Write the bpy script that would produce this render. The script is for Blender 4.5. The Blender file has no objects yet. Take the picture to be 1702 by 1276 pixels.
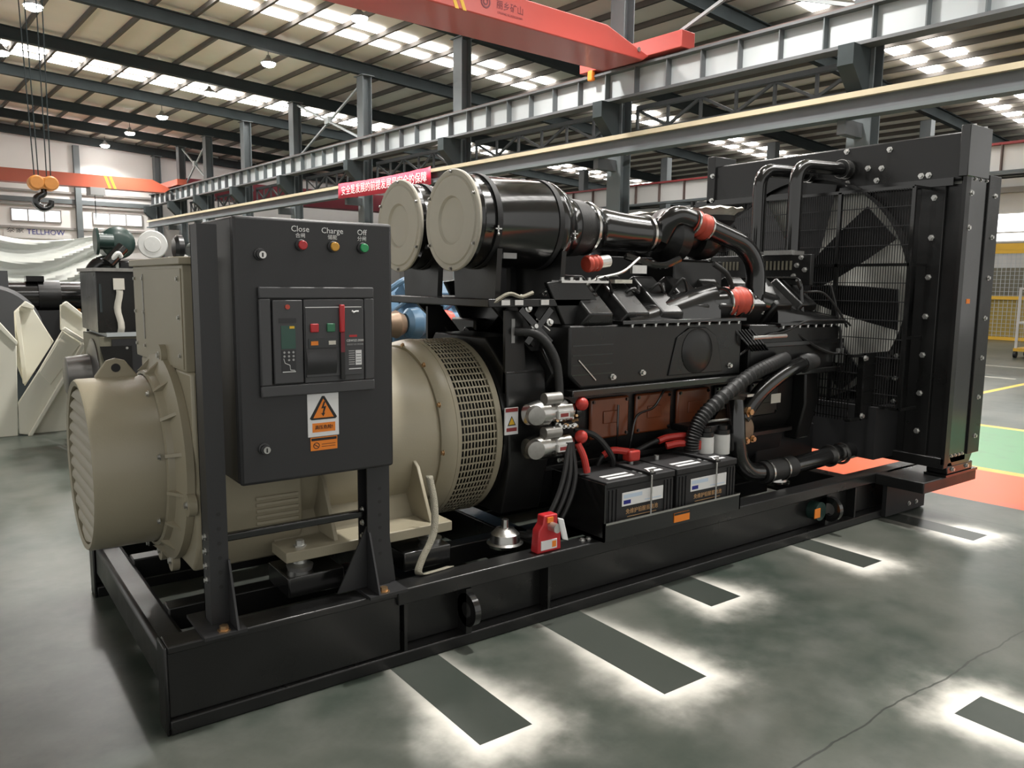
import bpy, math, random
from mathutils import Vector, Matrix
random.seed(7)
SC = bpy.context.scene
COL = SC.collection
# ------------------------------------------------------------------ camera
# world: X along the skid, Y across it (away from the viewer), Z up, metres
cam_d = bpy.data.cameras.new('camera')
cam_d.sensor_fit = 'HORIZONTAL'; cam_d.sensor_width = 36.0
cam_d.lens = 1318.92 / 1702 * 36.0
cam_d.clip_start = 0.05; cam_d.clip_end = 300
cam = bpy.data.objects.new('camera', cam_d); COL.objects.link(cam)
CR = Vector((0.8079, -0.5892, 0.0100)); CD = Vector((-0.0670, -0.1085, -0.9918)); CF = Vector((0.5855, 0.8006, -0.1271))
CF.normalize(); CD = (CD - CF * CD.dot(CF)).normalized(); CR = CD.cross(CF)
cam.matrix_world = Matrix(((CR.x, -CD.x, -CF.x, -0.584), (CR.y, -CD.y, -CF.y, -2.812), (CR.z, -CD.z, -CF.z, 1.6), (0, 0, 0, 1)))
SC.camera = cam
# ------------------------------------------------------------------ world, exposure
wd = bpy.data.worlds.new('world'); SC.world = wd; wd.use_nodes = True
bg = wd.node_tree.nodes['Background']; bg.inputs[0].default_value = (1.0, 0.985, 0.94, 1); bg.inputs[1].default_value = 0.55
SC.view_settings.view_transform = 'Standard'; SC.view_settings.look = 'None'
SC.view_settings.gamma = 1.0; SC.view_settings.use_curve_mapping = False
SC.view_settings.exposure = 0.75
SKYLIGHT = 9.0      # strength of the roof light strips
LAMP_W = 1650.0      # watts of each high bay lamp
# ------------------------------------------------------------------ building frame: turned 3.65 deg about Z
BA = math.radians(3.65)
BM = Matrix.Rotation(BA, 4, 'Z')
def in_frame(p, m=60):      # does a point of the hall frame fall inside the picture (m pixels of margin)
    d = BM @ Vector(p) - cam.matrix_world.translation; z = d.dot(CF)
    return z > .1 and -m < 851 + d.dot(CR) / z * 1318.92 < 1702 + m and -m < 638 + d.dot(CD) / z * 1318.92 < 1276 + m
OFF = {}            # authored coordinates of an object's origin
# ------------------------------------------------------------------ materials
MATS = {}
def mat(name, col, rough=0.5, metal=0.0, coat=0.0, var=0.0, vscale=6.0, bump=0.0, bscale=60.0, emit=None, es=0.0, alpha=1.0, trans=0.0, spec=0.5, rvar=0.0):
    m = bpy.data.materials.new(name); m.use_nodes = True
    nt = m.node_tree; b = nt.nodes['Principled BSDF']
    b.inputs['Base Color'].default_value = (*col, 1); b.inputs['Roughness'].default_value = rough
    b.inputs['Metallic'].default_value = metal; b.inputs['Coat Weight'].default_value = coat
    b.inputs['Coat Roughness'].default_value = 0.15; b.inputs['Specular IOR Level'].default_value = spec
    if emit: b.inputs['Emission Color'].default_value = (*emit, 1); b.inputs['Emission Strength'].default_value = es
    if trans: b.inputs['Transmission Weight'].default_value = trans
    b.inputs['Alpha'].default_value = alpha
    if var or bump or rvar:
        tc = nt.nodes.new('ShaderNodeTexCoord')
        if var or rvar:
            n = nt.nodes.new('ShaderNodeTexNoise'); n.inputs['Scale'].default_value = vscale; n.inputs['Detail'].default_value = 5
            nt.links.new(tc.outputs['Object'], n.inputs['Vector'])
            if var:
                mx = nt.nodes.new('ShaderNodeMix'); mx.data_type = 'RGBA'
                mx.inputs[6].default_value = (*[c * (1 - var) for c in col], 1); mx.inputs[7].default_value = (*[min(1, c * (1 + var)) for c in col], 1)
                nt.links.new(n.outputs['Fac'], mx.inputs[0]); nt.links.new(mx.outputs[2], b.inputs['Base Color'])
            if rvar:
                mr = nt.nodes.new('ShaderNodeMapRange'); mr.inputs[1].default_value = .3; mr.inputs[2].default_value = .7
                mr.inputs[3].default_value = max(.02, rough - rvar); mr.inputs[4].default_value = rough + rvar
                nt.links.new(n.outputs['Fac'], mr.inputs[0]); nt.links.new(mr.outputs[0], b.inputs['Roughness'])
        if bump:
            n2 = nt.nodes.new('ShaderNodeTexNoise'); n2.inputs['Scale'].default_value = bscale
            nt.links.new(tc.outputs['Object'], n2.inputs['Vector'])
            bp = nt.nodes.new('ShaderNodeBump'); bp.inputs['Strength'].default_value = bump; bp.inputs['Distance'].default_value = 0.01
            nt.links.new(n2.outputs['Fac'], bp.inputs['Height']); nt.links.new(bp.outputs[0], b.inputs['Normal'])
    MATS[name] = m
    return m
mat('black_paint', (.009, .009, .009), .33, 0, .1, .25, 4, .03, 90, rvar=.08, spec=.4)
mat('black_gloss', (.008, .008, .008), .17, 0, .45, .2, 3, rvar=.05, spec=.5)
mat('black_matt', (.012, .012, .013), .6, var=.3)
mat('powder_black', (.020, .020, .0215), .42, bump=.08, bscale=400)
mat('rubber', (.012, .012, .012), .55, bump=.1, bscale=120)
mat('plastic_grey', (.052, .052, .055), .45)
mat('plastic_dark', (.022, .022, .024), .4)
mat('cream', (.31, .277, .20), .36, var=.08, vscale=3, bump=.04, bscale=150)
mat('filter_cream', (.42, .395, .33), .45, var=.06, vscale=8)
mat('steel', (.55, .54, .52), .25, 1.0, var=.15, vscale=30)
mat('zinc', (.62, .62, .6), .35, .9, var=.2, vscale=40)
mat('brass', (.55, .36, .2), .35, 1.0)
mat('dark_metal', (.16, .155, .15), .35, .8)
mat('cast_steel', (.35, .34, .32), .4, .9, var=.3, vscale=25)
mat('red_rubber', (.42, .03, .022), .4, var=.2, vscale=20)
mat('red_silicone', (.45, .06, .035), .45, var=.25, vscale=15)
mat('red_plastic', (.45, .02, .025), .35)
mat('green_plastic', (.02, .3, .1), .35)
mat('green_dark', (.03, .16, .08), .4)
mat('amber', (.6, .3, .03), .35)
mat('white_print', (.75, .75, .74), .5)
mat('grey_print', (.35, .35, .35), .5)
mat('white_label', (.72, .72, .72), .45)
mat('blue_label', (.5, .6, .72), .45)
mat('orange', (.78, .22, .02), .5)
mat('yellow', (.75, .45, .03), .5)
mat('black_print', (.01, .01, .01), .5)
mat('lcd', (.02, .07, .05), .2)
mat('gold_print', (.55, .33, .16), .4, .3)
mat('filter_white', (.6, .6, .58), .4, var=.06, vscale=30)
mat('copper_cover', (.17, .045, .015), .3, 0, .3, .35, 6)
mat('foil', (.62, .6, .52), .4, .25, var=.35, vscale=14, bump=.6, bscale=25)
mat('fan_black', (.02, .02, .021), .4)
mat('core_fin', (.6, .6, .55), .55, .1, var=.08, vscale=20)
mat('braid', (.3, .28, .22), .6, .3, bump=.6, bscale=300)
mat('dark_glass', (.01, .012, .012), .08)
# hall
mat('roof_sheet', (.78, .73, .65), .65, var=.1, vscale=.6)
mat('dark_steel', (.04, .048, .05), .85, var=.2, vscale=2, spec=.1)
mat('purlin_steel', (.12, .11, .10), .8, var=.2, vscale=2, spec=.15)
mat('column_grey', (.10, .115, .12), .5, var=.15, vscale=1.5)
mat('galv', (.42, .45, .46), .45, .2, var=.08, vscale=2)
mat('galv_dark', (.09, .095, .1), .5, var=.2, vscale=2)
mat('brown_rail', (.12, .08, .07), .6)
mat('beige_beam', (.42, .36, .25), .5, var=.1, vscale=3)
mat('crane_red', (.50, .075, .06), .4, 0, .2, .08, 1.0)
mat('crane_orange', (.48, .10, .055), .45, 0, .1, .08, 1.0)
mat('hook_orange', (.5, .2, .04), .45, var=.2, vscale=10)
mat('wall_white', (.60, .585, .565), .6, var=.05, vscale=.8)
mat('wall_grey', (.5, .5, .49), .6, var=.06, vscale=.8)
mat('girt', (.22, .21, .2), .6)
mat('banner_red', (.62, .03, .07), .55)
mat('navy_print', (.008, .012, .20), .5)
mat('skylight', (.8, .8, .8), .5, emit=(1, .98, .95), es=SKYLIGHT)
mat('window_light', (.8, .8, .8), .3, emit=(.93, .97, 1), es=.75)
mat('window_bright', (.8, .8, .8), .3, emit=(.93, .97, 1), es=2.6)
mat('lamp_lens', (.9, .9, .9), .3, emit=(1, .98, .94), es=60)
mat('lamp_body', (.3, .3, .3), .4, .5)
mat('frame_cream', (.72, .70, .60), .5, var=.04, vscale=2)
mat('dark_grey', (.06, .062, .065), .55)
mat('dark_green', (.018, .04, .034), .35, 0, .2)
mat('blue_paint', (.09, .17, .26), .35, 0, .3, .25, 5)
mat('rust_brown', (.22, .15, .1), .5, .4, .0, .3, 12)
mat('plastic_sheet', (.66, .68, .64), .3, bump=.15, bscale=6, trans=.0, alpha=.92)
mat('cage_yellow', (.68, .40, .04), .5)
mat('cage_sheet', (.40, .29, .07), .6, var=.15, vscale=3)
mat('machine_red', (.25, .03, .03), .5)
mat('paper', (.6, .57, .5), .7)
mat('maroon', (.16, .02, .03), .55)
mat('olive', (.16, .15, .11), .5, var=.2)
# ------------------------------------------------------------------ mesh builder
def fillet(pts, r, seg=6):
    pts = [Vector(p) for p in pts]; out = [pts[0]]
    for i in range(1, len(pts) - 1):
        a, b, c = pts[i - 1], pts[i], pts[i + 1]
        d1 = (a - b); d2 = (c - b); l = min(r, d1.length * .49, d2.length * .49)
        p1 = b + d1.normalized() * l; p2 = b + d2.normalized() * l
        for k in range(seg + 1):
            t = k / seg; out.append(p1 * (1 - t) ** 2 + b * 2 * t * (1 - t) + p2 * t * t)
    out.append(pts[-1]); return out
def spline(pts, n=8):
    P = [Vector(p) for p in pts]; P = [P[0] * 2 - P[1]] + P + [P[-1] * 2 - P[-2]]; out = []
    for i in range(1, len(P) - 2):
        for k in range(n):
            t = k / n; a, b, c, d = P[i - 1], P[i], P[i + 1], P[i + 2]
            out.append(.5 * ((2 * b) + (c - a) * t + (2 * a - 5 * b + 4 * c - d) * t * t + (3 * b - a - 3 * c + d) * t ** 3))
    out.append(P[-2]); return out
def basis(ax):
    ax = Vector(ax).normalized()
    u = Vector((0, 0, 1)) if abs(ax.z) < .9 else Vector((1, 0, 0))
    x = u.cross(ax).normalized(); return x, ax.cross(x), ax
class MB:
    def __init__(s): s.v = []; s.f = []
    def add(s, vs, fs):
        o = len(s.v); s.v += [Vector(v) for v in vs]; s.f += [[i + o for i in f] for f in fs]; return s
    def box(s, x0, x1, y0, y1, z0, z1):
        return s.add([(x, y, z) for x in (x0, x1) for y in (y0, y1) for z in (z0, z1)],
                     [(0, 1, 3, 2), (4, 6, 7, 5), (0, 4, 5, 1), (2, 3, 7, 6), (0, 2, 6, 4), (1, 5, 7, 3)])
    def obox(s, c, X, Y, Z):     # centre and three half axes
        c, X, Y, Z = map(Vector, (c, X, Y, Z))
        return s.add([c + X * i + Y * j + Z * k for i in (-1, 1) for j in (-1, 1) for k in (-1, 1)],
                     [(0, 1, 3, 2), (4, 6, 7, 5), (0, 4, 5, 1), (2, 3, 7, 6), (0, 2, 6, 4), (1, 5, 7, 3)])
    def bar(s, p, q, w, h=None, up=(0, 0, 1)):
        p, q = Vector(p), Vector(q); h = h or w; d = (q - p)
        up = Vector(up)
        if abs(d.normalized().dot(up)) > .98: up = Vector((0, 1, 0))
        x = d.cross(up).normalized(); y = x.cross(d).normalized()
        return s.obox((p + q) / 2, d / 2, x * w / 2, y * h / 2)
    def lathe(s, o, ax, prof, n=32, cap=True, a0=0, a1=2 * math.pi):
        x, y, z = basis(ax); o = Vector(o); full = abs(a1 - a0 - 2 * math.pi) < 1e-6; m = n if full else n + 1
        vs = []; fs = []
        for t, r in prof:
            for k in range(m):
                a = a0 + (a1 - a0) * k / n; vs.append(o + z * t + (x * math.cos(a) + y * math.sin(a)) * max(r, 1e-5))
        for i in range(len(prof) - 1):
            for k in range(n):
                k2 = (k + 1) % m; fs.append((i * m + k, i * m + k2, (i + 1) * m + k2, (i + 1) * m + k))
        if cap and full:
            fs.append(tuple(range(m))[::-1]); L = (len(prof) - 1) * m; fs.append(tuple(range(L, L + m)))
        return s.add(vs, fs)
    def cyl(s, p, q, r, r2=None, n=20):
        p, q = Vector(p), Vector(q); return s.lathe(p, q - p, [(0, r), ((q - p).length, r if r2 is None else r2)], n)
    def pipe(s, o, ax, r0, r1, t0, t1, n=40):    # hollow ring
        s.lathe(o, ax, [(t0, r1), (t1, r1), (t1, r0), (t0, r0), (t0, r1)], n, cap=False); return s
    def tube(s, pts, r, n=10, cap=True):
        pts = [Vector(p) for p in pts]; rs = r if isinstance(r, (list, tuple)) else [r] * len(pts)
        t = (pts[1] - pts[0]).normalized(); x, y, _ = basis(t); vs = []; fs = []
        for i, p in enumerate(pts):
            tn = (pts[min(i + 1, len(pts) - 1)] - pts[max(i - 1, 0)])
            tn = tn.normalized() if tn.length > 1e-9 else t
            q = t.rotation_difference(tn); x = q @ x; y = q @ y; t = tn
            for k in range(n):
                a = 2 * math.pi * k / n; vs.append(p + (x * math.cos(a) + y * math.sin(a)) * rs[i])
        for i in range(len(pts) - 1):
            for k in range(n):
                k2 = (k + 1) % n; fs.append((i * n + k, i * n + k2, (i + 1) * n + k2, (i + 1) * n + k))
        if cap: fs.append(tuple(range(n))[::-1]); L = (len(pts) - 1) * n; fs.append(tuple(range(L, L + n)))
        return s.add(vs, fs)
    def prism(s, poly, ax, d0, d1):   # ax 'x': poly (y,z); 'y': poly (x,z); 'z': poly (x,y)
        def P(a, b, d): return {'x': (d, a, b), 'y': (a, d, b), 'z': (a, b, d)}[ax]
        n = len(poly); vs = [P(a, b, d0) for a, b in poly] + [P(a, b, d1) for a, b in poly]
        fs = [tuple(range(n))[::-1], tuple(range(n, 2 * n))] + [(i, (i + 1) % n, n + (i + 1) % n, n + i) for i in range(n)]
        return s.add(vs, fs)
    def loft(s, secs, cap=True):      # list of closed point rings
        n = len(secs[0]); vs = [p for r in secs for p in r]; fs = []
        for i in range(len(secs) - 1):
            for k in range(n):
                k2 = (k + 1) % n; fs.append((i * n + k, i * n + k2, (i + 1) * n + k2, (i + 1) * n + k))
        if cap: fs.append(tuple(range(n))[::-1]); L = (len(secs) - 1) * n; fs.append(tuple(range(L, L + n)))
        return s.add(vs, fs)
    def ball(s, c, r, n=12):
        return s.lathe(Vector(c) - Vector((0, 0, r)), (0, 0, 1), [(r - r * math.cos(math.pi * i / 8), r * math.sin(math.pi * i / 8)) for i in range(9)], n)
    def bolt(s, p, ax, r=.012, h=.01):
        s.lathe(p, ax, [(0, r * 1.5), (h * .25, r * 1.5), (h * .25, r), (h, r), (h, 0)], 6, cap=False); return s
    def build(s, name, m, parent=None, bevel=0, smooth=True, fix=True, **kw):
        me = bpy.data.meshes.new(name)
        frame = kw.get('frame')
        if parent is None:
            xs = [v.x for v in s.v]; ys = [v.y for v in s.v]; zs = [v.z for v in s.v]
            off = Vector(((min(xs) + max(xs)) / 2, (min(ys) + max(ys)) / 2, min(zs)))
        else: off = OFF[parent.name]
        me.from_pydata([tuple(v - off) for v in s.v], [], s.f)
        if fix:
            import bmesh
            bm = bmesh.new(); bm.from_mesh(me); bmesh.ops.recalc_face_normals(bm, faces=bm.faces); bm.to_mesh(me); bm.free()
        me.materials.append(MATS[m])
        if smooth:
            me.polygons.foreach_set('use_smooth', [True] * len(me.polygons)); me.set_sharp_from_angle(angle=math.radians(35))
        o = bpy.data.objects.new(name, me); COL.objects.link(o)
        OFF[o.name] = off
        if parent is None:
            if frame == 'B': o.location = BM @ off; o.rotation_euler = (0, 0, BA)
            else: o.location = off
        else: o.parent = parent
        if bevel:
            bv = o.modifiers.new('bevel', 'BEVEL'); bv.width = bevel; bv.segments = 2; bv.limit_method = 'ANGLE'; bv.angle_limit = math.radians(40)
        tag(o, **{k: v for k, v in kw.items() if k in ('label', 'cat', 'group', 'kind')})
        return o
def tag(o, label=None, cat=None, group=None, kind=None):
    if label: o['label'] = label
    if cat: o['category'] = cat
    if group: o['group'] = group
    if kind: o['kind'] = kind
    return o
def thing(name, label, cat, loc, group=None, frame=None, kind=None):
    o = bpy.data.objects.new(name, None); COL.objects.link(o); o.empty_display_size = .1
    loc = Vector(loc); OFF[o.name] = loc
    if frame == 'B': o.location = BM @ loc; o.rotation_euler = (0, 0, BA)
    else: o.location = loc
    return tag(o, label, cat, group, kind)
def copy_tree(o, d, label=None, frame=None, parent=None):
    c = o.copy(); COL.objects.link(c)
    d = Vector(d)
    if parent is None:
        c.location = o.location + ((BM @ d) if frame == 'B' else d); OFF[c.name] = OFF[o.name] + d
        if label: c['label'] = label
    else: c.parent = parent; c.matrix_parent_inverse = o.matrix_parent_inverse.copy(); OFF[c.name] = OFF[parent.name]
    for ch in o.children: copy_tree(ch, d, parent=c)
    return c
def text(s, size, org, xd, yd, m, name, parent, ext=.0006, align='CENTER', frame=None, **kw):
    cu = bpy.data.curves.new(name, 'FONT'); cu.body = s; cu.size = size; cu.extrude = ext; cu.align_x = align; cu.align_y = 'CENTER'
    cu.resolution_u = 2
    to = bpy.data.objects.new('tmp_text', cu); COL.objects.link(to)
    dg = bpy.context.evaluated_depsgraph_get(); me0 = to.evaluated_get(dg).to_mesh()
    xd = Vector(xd).normalized(); yd = Vector(yd).normalized(); zd = xd.cross(yd); org = Vector(org)
    b = MB(); b.add([org + xd * v.co.x + yd * v.co.y + zd * v.co.z for v in me0.vertices], [list(p.vertices) for p in me0.polygons])
    to.to_mesh_clear(); bpy.data.objects.remove(to); bpy.data.curves.remove(cu)
    if not b.v: return None
    return b.build(name, m, parent, smooth=False, fix=False, frame=frame, **kw)
# ================================================================== the hall
def floor_material():
    m = bpy.data.materials.new('painted_floor'); m.use_nodes = True; nt = m.node_tree; N = nt.nodes; L = nt.links; b = N['Principled BSDF']
    tc = N.new('ShaderNodeTexCoord'); sep = N.new('ShaderNodeSeparateXYZ'); L.new(tc.outputs['Object'], sep.inputs[0])
    def ma(op, a, b_=None, c=None, clamp=False):
        n = N.new('ShaderNodeMath'); n.operation = op; n.use_clamp = clamp
        for i, v in enumerate((a, b_, c)):
            if v is None: continue
            if isinstance(v, (int, float)): n.inputs[i].default_value = v
            else: L.new(v, n.inputs[i])
        return n.outputs[0]
    def noise(scale, detail=5, rough=.55, vec=None):
        n = N.new('ShaderNodeTexNoise'); n.inputs['Scale'].default_value = scale; n.inputs['Detail'].default_value = detail; n.inputs['Roughness'].default_value = rough
        L.new(vec or tc.outputs['Object'], n.inputs['Vector']); return n.outputs['Fac']
    def ramp(v, a, b_): 
        n = N.new('ShaderNodeMapRange'); n.interpolation_type = 'SMOOTHSTEP'; n.inputs[1].default_value = a; n.inputs[2].default_value = b_; L.new(v, n.inputs[0]); return n.outputs[0]
    def mix(f, a, b_):
        n = N.new('ShaderNodeMix'); n.data_type = 'RGBA'
        if isinstance(f, (int, float)): n.inputs[0].default_value = f
        else: L.new(f, n.inputs[0])
        for i, v in ((6, a), (7, b_)):
            if isinstance(v, tuple): n.inputs[i].default_value = (*v, 1)
            else: L.new(v, n.inputs[i])
        return n.outputs[2]
    x, y = sep.outputs[0], sep.outputs[1]
    # floor frame coordinates are the hall frame; the skid frame is turned back by BA
    ca, sa = math.cos(BA), math.sin(BA)
    wx = ma('SUBTRACT', ma('MULTIPLY', x, ca), ma('MULTIPLY', y, sa)); wy = ma('ADD', ma('MULTIPLY', x, sa), ma('MULTIPLY', y, ca))
    n1 = noise(.8, 6, .6); n2 = noise(3.5, 6, .65); n3 = noise(40, 3); n2b = noise(6, 4)
    base = mix(ramp(n1, .38, .66), (.028, .041, .032), (.088, .094, .080))
    base = mix(ma('MULTIPLY', ramp(n2, .35, .8), .4), base, (.15, .15, .138))
    base = mix(ma('MULTIPLY', ramp(n3, .5, .8), .12), base, (.03, .035, .03))
    # overspray left round boards that once lay on the floor
    halo = None; inside = None
    R = [(.975, -.27, .115, .40), (1.77, -.30, .125, .50), (2.59, -.10, .115, .24), (3.73, -.14, .1, .335), (4.77, -.22, .1, .39), (2.55, -1.93, .11, .40)]
    for cx, cy, hx, hy in R:
        dx = ma('SUBTRACT', ma('ABSOLUTE', ma('SUBTRACT', wx, cx)), hx); dy = ma('SUBTRACT', ma('ABSOLUTE', ma('SUBTRACT', wy, cy)), hy)
        d = ma('SQRT', ma('ADD', ma('POWER', ma('MAXIMUM', dx, 0), 2), ma('POWER', ma('MAXIMUM', dy, 0), 2)))
        ins = ma('LESS_THAN', ma('MAXIMUM', dx, dy), 0.0)
        # stronger towards the free end
        e = ramp(ma('SUBTRACT', cy, wy), -hy * .8, hy * .95) if cy > -1.5 else ramp(ma('SUBTRACT', wy, cy), -hy * .8, hy * .95)
        w = ma('MULTIPLY', ma('MULTIPLY_ADD', e, .075, .03), ma('MULTIPLY_ADD', n2b, 1.3, .35))
        h = ma('POWER', 2.718, ma('MULTIPLY', ma('POWER', ma('DIVIDE', d, w), 1.6), -1.0))
        h = ma('MULTIPLY', h, ma('MULTIPLY_ADD', e, .75, .16))
        halo = h if halo is None else ma('MAXIMUM', halo, h); inside = ins if inside is None else ma('MAXIMUM', inside, ins)
    halo = ma('MULTIPLY', halo, ma('MULTIPLY_ADD', n2b, .9, .6), clamp=True)
    halo = ma('MULTIPLY', halo, ma('SUBTRACT', 1.0, inside), clamp=True)
    base = mix(ma('MULTIPLY', halo, .92), base, (.86, .83, .76))
    base = mix(ma('MULTIPLY', inside, .75), base, (.04, .047, .041))
    # slab joints and cracks
    def line(v, at, hw): return ma('LESS_THAN', ma('ABSOLUTE', ma('SUBTRACT', v, at)), hw)
    wob = ma('MULTIPLY_ADD', noise(2.2, 4), .10, -.05)
    crack = ma('MAXIMUM', line(ma('ADD', wy, wob), -1.37, .004), line(ma('ADD', x, wob), 5.15, .004))
    base = mix(ma('MULTIPLY', crack, .7), base, (.02, .022, .02))
    # painted lanes (hall frame)
    def band(v, a, c): return ma('MULTIPLY', ma('GREATER_THAN', v, a), ma('LESS_THAN', v, c))
    wear = ma('MULTIPLY_ADD', ramp(n2, .5, .72), -.35, 1.0)
    for a, c, colr in ((5.66, 6.80, (.50, .075, .025)), (6.80, 6.93, (.62, .30, .05)), (6.93, 9.25, (.085, .21, .10)), (9.25, 9.37, (.62, .40, .06))):
        base = mix(ma('MULTIPLY', band(x, a, c), wear), base, colr)
    for yy in (1.85,):
        base = mix(ma('MULTIPLY', ma('MULTIPLY', line(y, yy, .05), band(x, 10.9, 22)), wear), base, (.62, .45, .06))
    for xx in (14.9, 17.2): base = mix(ma('MULTIPLY', ma('MULTIPLY', line(x, xx, .05), band(y, 2.2, 9)), wear), base, (.5, .48, .42))
    # white scratches and specks
    sc = noise(14, 2); base = mix(ramp(sc, .80, .82), base, (.5, .5, .45))
    L.new(base, b.inputs['Base Color'])
    b.inputs['Roughness'].default_value = .3; b.inputs['Specular IOR Level'].default_value = .35

    MATS['painted_floor'] = m
floor_material()
fl = MB(); fl.add([(-14, -14, 0), (52.2, -14, 0), (52.2, 49, 0), (-14, 49, 0), (-14, -14, -.2), (52.2, -14, -.2), (52.2, 49, -.2), (-14, 49, -.2)],
                  [(0, 1, 2, 3), (7, 6, 5, 4), (0, 4, 5, 1), (1, 5, 6, 2), (2, 6, 7, 3), (3, 7, 4, 0)])
me = bpy.data.meshes.new('floor'); me.from_pydata([tuple(v) for v in fl.v], [], fl.f); me.materials.append(MATS['painted_floor'])
flo = bpy.data.objects.new('floor', me); COL.objects.link(flo); flo.rotation_euler = (0, 0, BA); flo['kind'] = 'structure'; flo['label'] = 'grey green painted concrete factory floor with white overspray marks'

def rz(x): return 9.45 + .055 * (14 - x)
CY = [-1.3, 4.8, 10.93, 17.42, 23.36, 29.13, 34.43, 39.52, 43.8, 48.3]
X0, X1 = -12.0, 52.0
ceil = MB()
ceil.add([(X0, -14, rz(X0)), (X1, -14, rz(X1)), (X1, 49, rz(X1)), (X0, 49, rz(X0)), (X0, -14, rz(X0) + .06), (X1, -14, rz(X1) + .06), (X1, 49, rz(X1) + .06), (X0, 49, rz(X0) + .06)],
         [(0, 1, 2, 3), (7, 6, 5, 4), (0, 4, 5, 1), (1, 5, 6, 2), (2, 6, 7, 3), (3, 7, 4, 0)])
ceiling = ceil.build('ceiling', 'roof_sheet', smooth=False, frame='B', kind='structure', label='beige sheet metal roof on dark steel purlins and rafters')
PX = [X0 + .6 + 1.22 * k for k in range(52)]
for px_ in PX:
    z = rz(px_); MB().box(px_ - .045, px_ + .045, -14, 49, z - .16, z - .005).build('purlin', 'purlin_steel', ceiling, smooth=False)
for cy in CY:
    r = MB()
    for (h0, h1, w) in ((-.19, -.16, .11), (-.55, -.19, .02), (-.58, -.55, .11)):
        r.add([(xx, cy + s * w, rz(xx) + hh) for xx in (X0, X1) for s in (-1, 1) for hh in (h0, h1)], [(0, 1, 3, 2), (4, 6, 7, 5), (0, 4, 5, 1), (2, 3, 7, 6), (0, 2, 6, 4), (1, 5, 7, 3)])
    r.build('rafter', 'dark_steel', ceiling, smooth=False)
slope = Vector((1, 0, -.055)).normalized()
sm = None
for yy, word in ((-3.9, 'behind_camera_far'), (-2.8, 'behind_camera'), (8.2, 'over_radiator'), (9.4, 'over_crane'), (20.3, 'middle'), (21.4, 'middle_second'), (32.0, 'far'), (33.0, 'far_second'), (45.1, 'end')):
    rest = MB()             # panels outside the picture, one strip per row
    for k in range(len(PX) - 1):
        xa, xb = PX[k] + .1, PX[k + 1] - .1
        if xa < .5: continue
        c = Vector(((xa + xb) / 2, yy, rz((xa + xb) / 2) - .035)); shown = in_frame(c)
        b = MB() if shown else rest
        b.obox(c, slope * (xb - xa) / 2, (0, .25, 0), (0, 0, .02))
        if shown: b.build('skylight_panel', 'skylight', ceiling, smooth=False)
    if rest.v: rest.build('skylight_strip_' + word + '_offscreen', 'skylight', ceiling, smooth=False)
# back wall with girts, columns, windows
WY = 48.6
wb = MB().box(X0, X1, WY, WY + .2, 0, 11.0).build('wall_back', 'wall_white', smooth=False, frame='B', kind='structure', label='white clad end wall of the hall')
for z in (2.7, 3.5, 4.35, 5.62, 6.35): MB().box(X0, 13.9, WY - .1, WY + .01, z - .06, z + .06).build('girt', 'girt', wb, smooth=False)
MB().box(X0, 13.9, WY - .12, WY + .01, 5.75, 6.0).build('girt', 'column_grey', wb, smooth=False)
for x in (-4, 2.6, 9.72): MB().box(x - .15, x + .15, WY - .3, WY, 0, 9.0).build('wall_post', 'column_grey', wb, smooth=False)
MB().box(6.0, 9.2, WY - .03, WY + .01, 3.75, 4.3).build('fascia_panel', 'wall_white', wb, smooth=False)
MB().box(7.6, 9.4, WY - .04, WY + .01, 2.2, 2.9).build('dark_panel', 'black_matt', wb, smooth=False)  # plain dark sheet lying flat on the end wall
wi = 0
for (a, c) in ((6.4, 8.8), (10.45, 13.1)):
    wi += 1
    w = thing('window_%d' % wi, 'high ribbon window of three panes in the white end wall', None, ((a + c) / 2, WY - .05, 4.68), frame='B', kind='structure')
    fr = MB(); n = 3
    for k in range(n + 1): xx = a + (c - a) * k / n; fr.box(xx - .03, xx + .03, WY - .07, WY, 4.68, 5.34)
    for z in (4.68, 5.34): fr.box(a - .03, c + .03, WY - .07, WY, z - .03, z + .03)
    fr.build('window_frame', 'girt', w, smooth=False)
    for k in range(n): xx = a + (c - a) * k / n; MB().box(xx + .03, xx + (c - a) / n - .03, WY - .035, WY - .02, 4.71, 5.31).build('pane', 'window_light', w, smooth=False)
# right hand wall of the second bay
MB().box(X1, X1 + .2, -14, 49, 0, 7.6).build('wall_far', 'wall_grey', smooth=False, frame='B', kind='structure', label='grey clad outer wall beyond the far bays')
XW = 31.0
wr = MB().box(XW, XW + .2, -14, 48.5, 0, 5.4).build('wall_right', 'wall_grey', smooth=False, frame='B', kind='structure', label='pale grey clad partition wall under the far crane runway')
for z in (2.6, 5.0): MB().box(XW - .12, XW + .01, -14, 48, z - .1, z + .1).build('girt', 'girt', wr, smooth=False)
for y in CY[:-1]: MB().box(XW - .35, XW, y - .2, y + .2, 0, 7.75).build('wall_post', 'column_grey', wr, smooth=False)
for (ya, yb) in ((5.2, 10.5),):
    wi += 1
    w = thing('window_%d' % wi, 'bright horizontal strip window in the far side wall', None, (XW - .05, (ya + yb) / 2, 3.2), frame='B', kind='structure')
    fr = MB()
    for z in (3.2, 3.52, 4.2): fr.box(XW - .08, XW, ya, yb, z - .03, z + .03)
    fr.build('window_frame', 'wall_white', w, smooth=False)
    for (za, zb) in ((3.23, 3.49), (3.55, 4.17)): MB().box(XW - .05, XW - .02, ya, yb, za, zb).build('pane', 'window_bright', w, smooth=False)

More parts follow.
